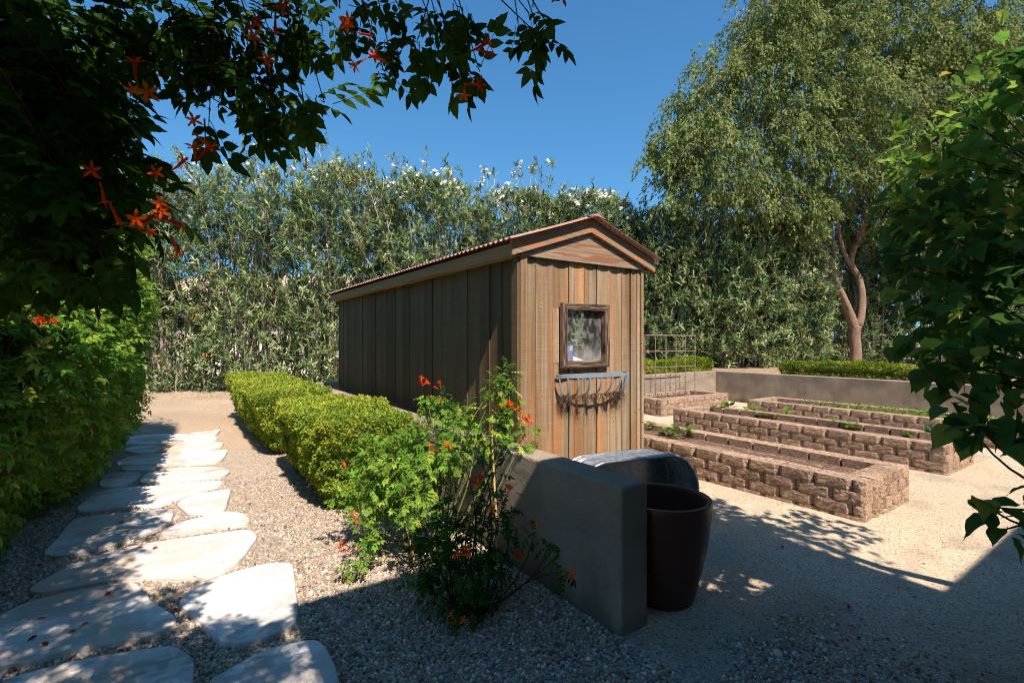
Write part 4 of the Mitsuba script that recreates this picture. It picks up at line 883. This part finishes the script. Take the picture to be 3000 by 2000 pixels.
OLAB = ['oleander beyond the left frame edge behind the vine hedge', 'oleander hidden mostly by the vine at far left of the hedge', 'oleander with bare grey stems showing, leftmost of the visible hedge', 'tall oleander with many bare stems and dry tan clusters', 'oleander with bare stems between leaf tufts, left of the shed roof', 'oleander with scattered white blossoms above the shed roof slope', 'dense oleander with white blossoms rising above the shed roof', 'oleander thick with white blossoms right behind the shed ridge', 'oleander with few blossoms rising right of the shed ridge', 'thin stemmed shaded oleander right behind the trellis', 'dark shaded oleander behind the corner of the retaining wall', 'oleander behind the big tree trunk', 'oleander right of the big tree trunk behind the bougainvillea', 'oleander hidden at the right edge behind the bougainvillea']
for (X, Y, H, wX, tf_, br, fl), lab in zip(OL, OLAB): oleander(X, Y, H, wX, tf_, lab, br, fl, zb=.65 if X > 1 else 0.0)
# dry litter at the hedge's foot
n = 2500; X = rng.uniform(-13, 3, n); Yy = 14.1 + rng.normal(size=n) * .9; g = np.outer(X, CR) + np.outer(Yy, CF); ok = g[:, 0] < 1.7; g = g[ok]; n = len(g)
single('leaf_litter', bake(LANCE, frames(np.c_[g, np.full(n, .012)], unit(randdir(n) * [1, 1, .15]), unit(randdir(n) * .3 + [0, 0, 1]), rng.uniform(.06, .12, n)), palette(n, [(.22, .12, .07), (.35, .22, .12), (.15, .09, .06)], .2)), 'painted', 'dry brown leaves strewn on the gravel under the back hedge', None, kind='stuff')

# ------------------------------------------------------------------ the big tree
ELMLEAF = (QUAD[0] * [.78, 1, 1], QUAD[1])
tree = thing('elm_tree', 'large spreading tree with orange tan forked trunk behind the beds', 'tree')
tp = lambda px, py, Y: W(px, py, Y)
sk = [([(2506,1078,16.2),(2507,1030,16.2),(2503,985,16.2),(2505,955,16.2)], [.27, .235, .235, .27]),
      ([(2503,962,16.2),(2482,905,16.1),(2462,860,16.0),(2443,820,15.9),(2437,775,15.9),(2447,735,15.9),(2428,690,15.8),(2412,640,15.7),(2405,590,15.6),(2430,500,15.5),(2440,380,15.4),(2480,220,15.3)], [.22, .19, .175, .165, .15, .14, .13, .125, .12, .10, .08, .05]),
      ([(2510,962,16.25),(2524,915,16.3),(2525,860,16.4),(2516,815,16.5),(2492,770,16.5),(2500,730,16.5),(2518,690,16.5),(2540,620,16.5),(2570,480,16.4),(2600,320,16.4),(2620,150,16.4)], [.19, .165, .155, .145, .135, .14, .13, .11, .09, .07, .05]),
      ([(2492,775,16.4),(2470,735,16.3),(2452,660,16.2),(2440,600,16.1),(2425,555,16.0)], [.11, .10, .11, .12, .10]),
      ([(2440,760,15.9),(2330,700,15.3),(2260,655,14.9),(2190,600,14.4),(2100,520,14.0),(2000,470,13.8)], [.10, .085, .075, .06, .045, .025]),
      ([(2412,640,15.7),(2340,560,15.2),(2270,420,14.8),(2200,260,14.6),(2150,150,14.6)], [.09, .075, .06, .045, .03]),
      ([(2518,690,16.5),(2600,640,16.6),(2700,520,16.6),(2820,400,16.6)], [.10, .08, .06, .04]),
      ([(2405,590,15.6),(2360,420,15.4),(2340,250,15.4),(2320,80,15.6)], [.08, .07, .05, .03]),
      ([(2570,480,16.4),(2680,330,16.4),(2760,150,16.4)], [.07, .05, .03])]
tm_ = []
for pts, rad in sk:
    P = np.array([tp(*p) for p in pts]); s = np.linspace(0, len(P) - 1, 5 * len(P)); i = np.arange(len(P))
    from scipy.interpolate import PchipInterpolator as PI
    tm_.append(tube(PI(i, P)(s), PI(i, np.array(rad) * .74)(s), 10))
part(tree, 'trunk', join(tm_), 'bark_tan', smooth=True)
EB = [(2250,80,15,125),(2130,250,15,140),(2040,335,14.5,95),(1985,415,14,85),(1905,460,14,32),(2000,515,14,75),(2100,470,14,125),(2250,250,15,160),(2350,100,15.5,180),(2300,410,14.5,140),(2185,585,14,100),(2060,590,14,48),(2260,555,14.5,110),(2400,290,15,160),(2400,480,15,120),(2550,150,16,180),(2550,340,15,170),(2700,200,16,190),(2700,390,16,160),(2850,150,16,190),(2850,400,17,190),(3000,200,17,230),(2560,510,15.2,110),(2660,560,16,120),(2440,630,16.9,60),(2570,640,16.5,80),(2380,-90,16,210),(2600,-150,16,240),(2900,-150,16,250),(2350,665,15,62),(2500,690,17.0,42),(2700,680,16.6,110),(2850,650,17,140),(3050,500,17,200),(2480,590,16.9,70),(2330,610,14.6,80),(1960,590,13.9,26),(1975,480,13.8,50),(2090,380,14.2,80)]
P, D, TN = [], [], []; tw = []
for px, py, Y, r in EB:
    c = tp(px, py, Y); rm = r * Y / F_PX; ns = int(82 * rm ** 2) + 6
    b = c + randdir(ns) * (rm * rng.random((ns, 1)) ** .5) * [1, 1, .9]
    hd = unit(np.c_[(b - c)[:, :2] + rng.normal(size=(ns, 2)) * .5 * rm, np.zeros(ns)])
    cl = meshkit.fbm(b * .75, 3, 11)
    for q, h, cc in zip(b, hd, cl):
        if cc < .335: continue
        L = rng.uniform(.5, 1.15); s = np.linspace(0, 1, 6)[:, None]
        tpts = q + h * L * .55 * s + np.array([0, 0, 1.]) * (.16 * s - .75 * L * s ** 2)
        if rng.random() < .4: tw.append(tube(tpts, np.linspace(.012, .003, 6), 3, False))
        nl = int(45 * L); u = rng.random((nl, 1)); k = q + h * L * .55 * u + np.array([0, 0, 1.]) * (.16 * u - .75 * L * u ** 2) + rng.normal(size=(nl, 3)) * .055
        P.append(k); D.append(np.repeat((h * .5 + [0, 0, -.5])[None], nl, 0) + np.array([0, 0, -.5]) * u); TN.append(np.full(nl, rng.normal() * .16 + (cc - .5) * 1.2))
P, D = np.vstack(P), np.vstack(D); n = len(P)
tone = meshkit.fbm(P * .9, 3)[:, None]
tn = np.clip(np.concatenate(TN)[:, None] + .45, 0, 1); col = palette(n, [(.158, .215, .072), (.205, .262, .088), (.115, .17, .058)], .16) * (.8 + .3 * tone) * (1 - tn * .5) + tn * .5 * palette(n, [(.36, .40, .125), (.30, .36, .125)], .15)
part(tree, 'twigs', join(tw), 'bark_grey')
foliage(tree, ELMLEAF, frames(P, unit(D * 1.2 + randdir(n) * .7), unit(randdir(n) * .7 + [0, 0, 1]), 0.116 * rng.uniform(.7, 1.3, n)), col, 0, 'leaf_gloss', rest='crown')

# ------------------------------------------------------------------ beyond: neighbour's house, and the house that shades the foreground
nh = thing('house', 'pale neighbouring house with clay tile roof glimpsed through the hedge', 'house')
def cam_box(X0, X1, Y0, Y1, z0, z1):
    v, f = box(X0, X1, Y0, Y1, z0, z1); g = np.outer(v[:, 0], CR) + np.outer(v[:, 1], CF); return np.c_[g, v[:, 2]], f
part(nh, 'wall', cam_box(-17, -2, 23, 33, 0, 3.3), 'white_stucco')
def tile_roof():
    ms = []
    for k, X in enumerate(np.arange(-17.8, -1.2, .32)):
        s = np.linspace(0, 1, 14); a = np.linspace(0, math.pi, 7)
        rings = []
        for t in s:
            Yc, zc = 22.2 + 5.8 * t, 3.25 + 1.9 * t + .025 * (1 - (t * 13) % 1)
            g = np.outer(X + .15 * np.cos(a), CR) + Yc * CF; rings.append(np.c_[g, zc + .09 * np.sin(a)])
        ms.append(loft(rings, close=False))
    v = np.array([[-18, 22.15, 3.22], [-1, 22.15, 3.22], [-1, 28, 5.12], [-18, 28, 5.12]]); g = np.outer(v[:, 0], CR) + np.outer(v[:, 1], CF)
    ms.append((np.c_[g, v[:, 2]], np.array([[0, 1, 2], [0, 2, 3]])))
    return join(ms)
part(nh, 'roof', tile_roof(), 'tile_clay', smooth=40)
hs = thing('patio_house', 'tan stucco house with a deep flat eave behind the viewpoint', 'house')
def slab_xy(x0, x1, y0, y1, a0, a1, b0, b1, z0, z1):
    return join([box(x0, a0, y0, y1, z0, z1), box(a1, x1, y0, y1, z0, z1), box(a0, a1, y0, b0, z0, z1), box(a0, a1, b1, y1, z0, z1)])
ZR = 3.2; QE = 2.86 - ZR * math.cos(PHI) / math.tan(EL)
part(hs, 'eave', slab_xy(.18, 2.95, -3.4, QE, 2.33, 2.69, -.87, -.57, ZR, ZR + .05), 'house_stucco')
for k in range(3): part(hs, 'skylight_bar', box(2.40 + .09 * k, 2.425 + .09 * k, -.869, -.571, ZR + .01, ZR + .04), 'rust')
part(hs, 'skylight_bar', box(2.331, 2.689, -.73, -.705, ZR + .041, ZR + .06), 'rust'); part(hs, 'fascia', box(.18, 2.95, QE - .04, QE - .004, ZR + .051, ZR + .2), 'house_stucco'); part(hs, 'eave', box(2.95, 3.45, -3.4, QE - .33, ZR, ZR + .22), 'house_stucco')
part(hs, 'roof', box(3.45, 14, -8, -1.62, ZR, ZR + .22), 'house_stucco'); part(hs, 'roof', box(-6, .18, -8, -1.9, ZR, ZR + .22), 'house_stucco')
part(hs, 'wall', box(-6, 14, -2.15, -1.92, 0, ZR), 'house_stucco')  # unseen wall, set close behind to cut sky light and deepen the shade
part(hs, 'post', rbox(.2, .42, -1.5, -1.28, 0, ZR, .01), 'house_stucco'); part(hs, 'post', rbox(3.2, 3.42, -1.2, -.98, 0, ZR, .01), 'house_stucco')

n = 2000; x = 2.1 + rng.random(n) * 6.5; y = .3 + rng.random(n) * 6.2; k = ~(((x > 4.55) & (x < 5.9) & (y > 1.55)) | ((x > 7) & (y > 1.4)) | ((x < 3.9) & (y > 3.2))); x, y = x[k], y[k]; n = len(x)
single('ground_debris', bake(LANCE, frames(np.c_[x, y, np.full(n, .006)], unit(randdir(n) * [1, 1, .2]), unit(randdir(n) * .5 + [0, 0, 1]), rng.lognormal(math.log(.018), .35, n)), palette(n, [(.13, .09, .06), (.22, .15, .09), (.09, .075, .065)], .2)), 'painted', 'bits of dead leaf and dark stone on the sandy gravel', None, kind='stuff')
# fallen petals and leaves on the stones and gravel
for (x, y), lab in (((528, 858), 'orange petal on the left part of the longest flagstone'), ((610, 856), 'thin orange petal beside another on the longest flagstone'), ((735, 788), 'curled orange petal on the back edge of the longest flagstone'), ((816, 783), 'brown orange petal behind the middle of the longest flagstone'), ((905, 781), 'pale orange petal right along the longest flagstone'), ((714, 634), 'orange petal on the shaded leaf strewn flagstone'), ((640, 1040), 'brown orange strip on the back edge of the dappled flagstone'), ((205, 1200), 'red petal on the left of the dappled flagstone'), ((510, 1222), 'red petal in the middle of the dappled flagstone'), ((432, 1268), 'curled petal in the lower middle of the dappled flagstone'), ((218, 1290), 'red petal near the lower left of the dappled flagstone'), ((250, 1330), 'dark red petal low on the dappled flagstone'), ((1985, 945), 'orange flower fallen on the sunlit gravel by the shrub'), ((1975, 710), 'orange petal on gravel below the boxwood'), ((980, 1150), 'small petal on the gravel between two large flagstones')):
    g = G(x / 1.96, 1200 + y / 1.96, .038); a = rng.uniform(0, 6.28)
    M = frames(g[None], np.array([[math.cos(a), math.sin(a), .05]]), np.array([[.1, .1, 1.]]), .045)
    single('fallen_petal', bake(OVATE_LO, M, palette(1, [(.50, .07, .015), (.30, .06, .02)], .1)), 'petal', lab, 'petal', 'fallen orange petals')
for px, py, lab in ((727, 1473, 'magenta bract lying on the gravel right of the path'), (2485, 1775, 'magenta bract on the shaded gravel at lower right'), (2288, 1597, 'magenta bract at the edge of the leafy shadow'), (121, 1650, 'magenta bract on shaded gravel at far left')):
    g = G(px, py, .02); d = unit(randdir(3) * [1, 1, .2]); M = frames(np.repeat(g[None], 3, 0), d, unit(randdir(3) * .4 + [0, 0, 1]), .035)
    single('fallen_bract', bake(OVATE_LO, M, palette(3, [(.40, .03, .18)], .1)), 'petal', lab, 'petal', 'fallen magenta bracts')
n = 260; x = rng.uniform(-1.2, .9, n); y = rng.uniform(1.6, 6.5, n); keep = rng.random(n) < np.clip(.9 - (x + 1.2) * .5, .06, 1); x, y = x[keep], y[keep]; n = len(x)
single('fallen_leaves', bake(LANCE, frames(np.c_[x, y, np.full(n, .034)], unit(randdir(n) * [1, 1, .2]), unit(randdir(n) * .5 + [0, 0, 1]), rng.uniform(.02, .045, n)), palette(n, [(.12, .08, .05), (.24, .16, .08), (.08, .06, .05)], .2)), 'painted', 'small dry leaves scattered over the flagstones and gravel', None, kind='stuff')
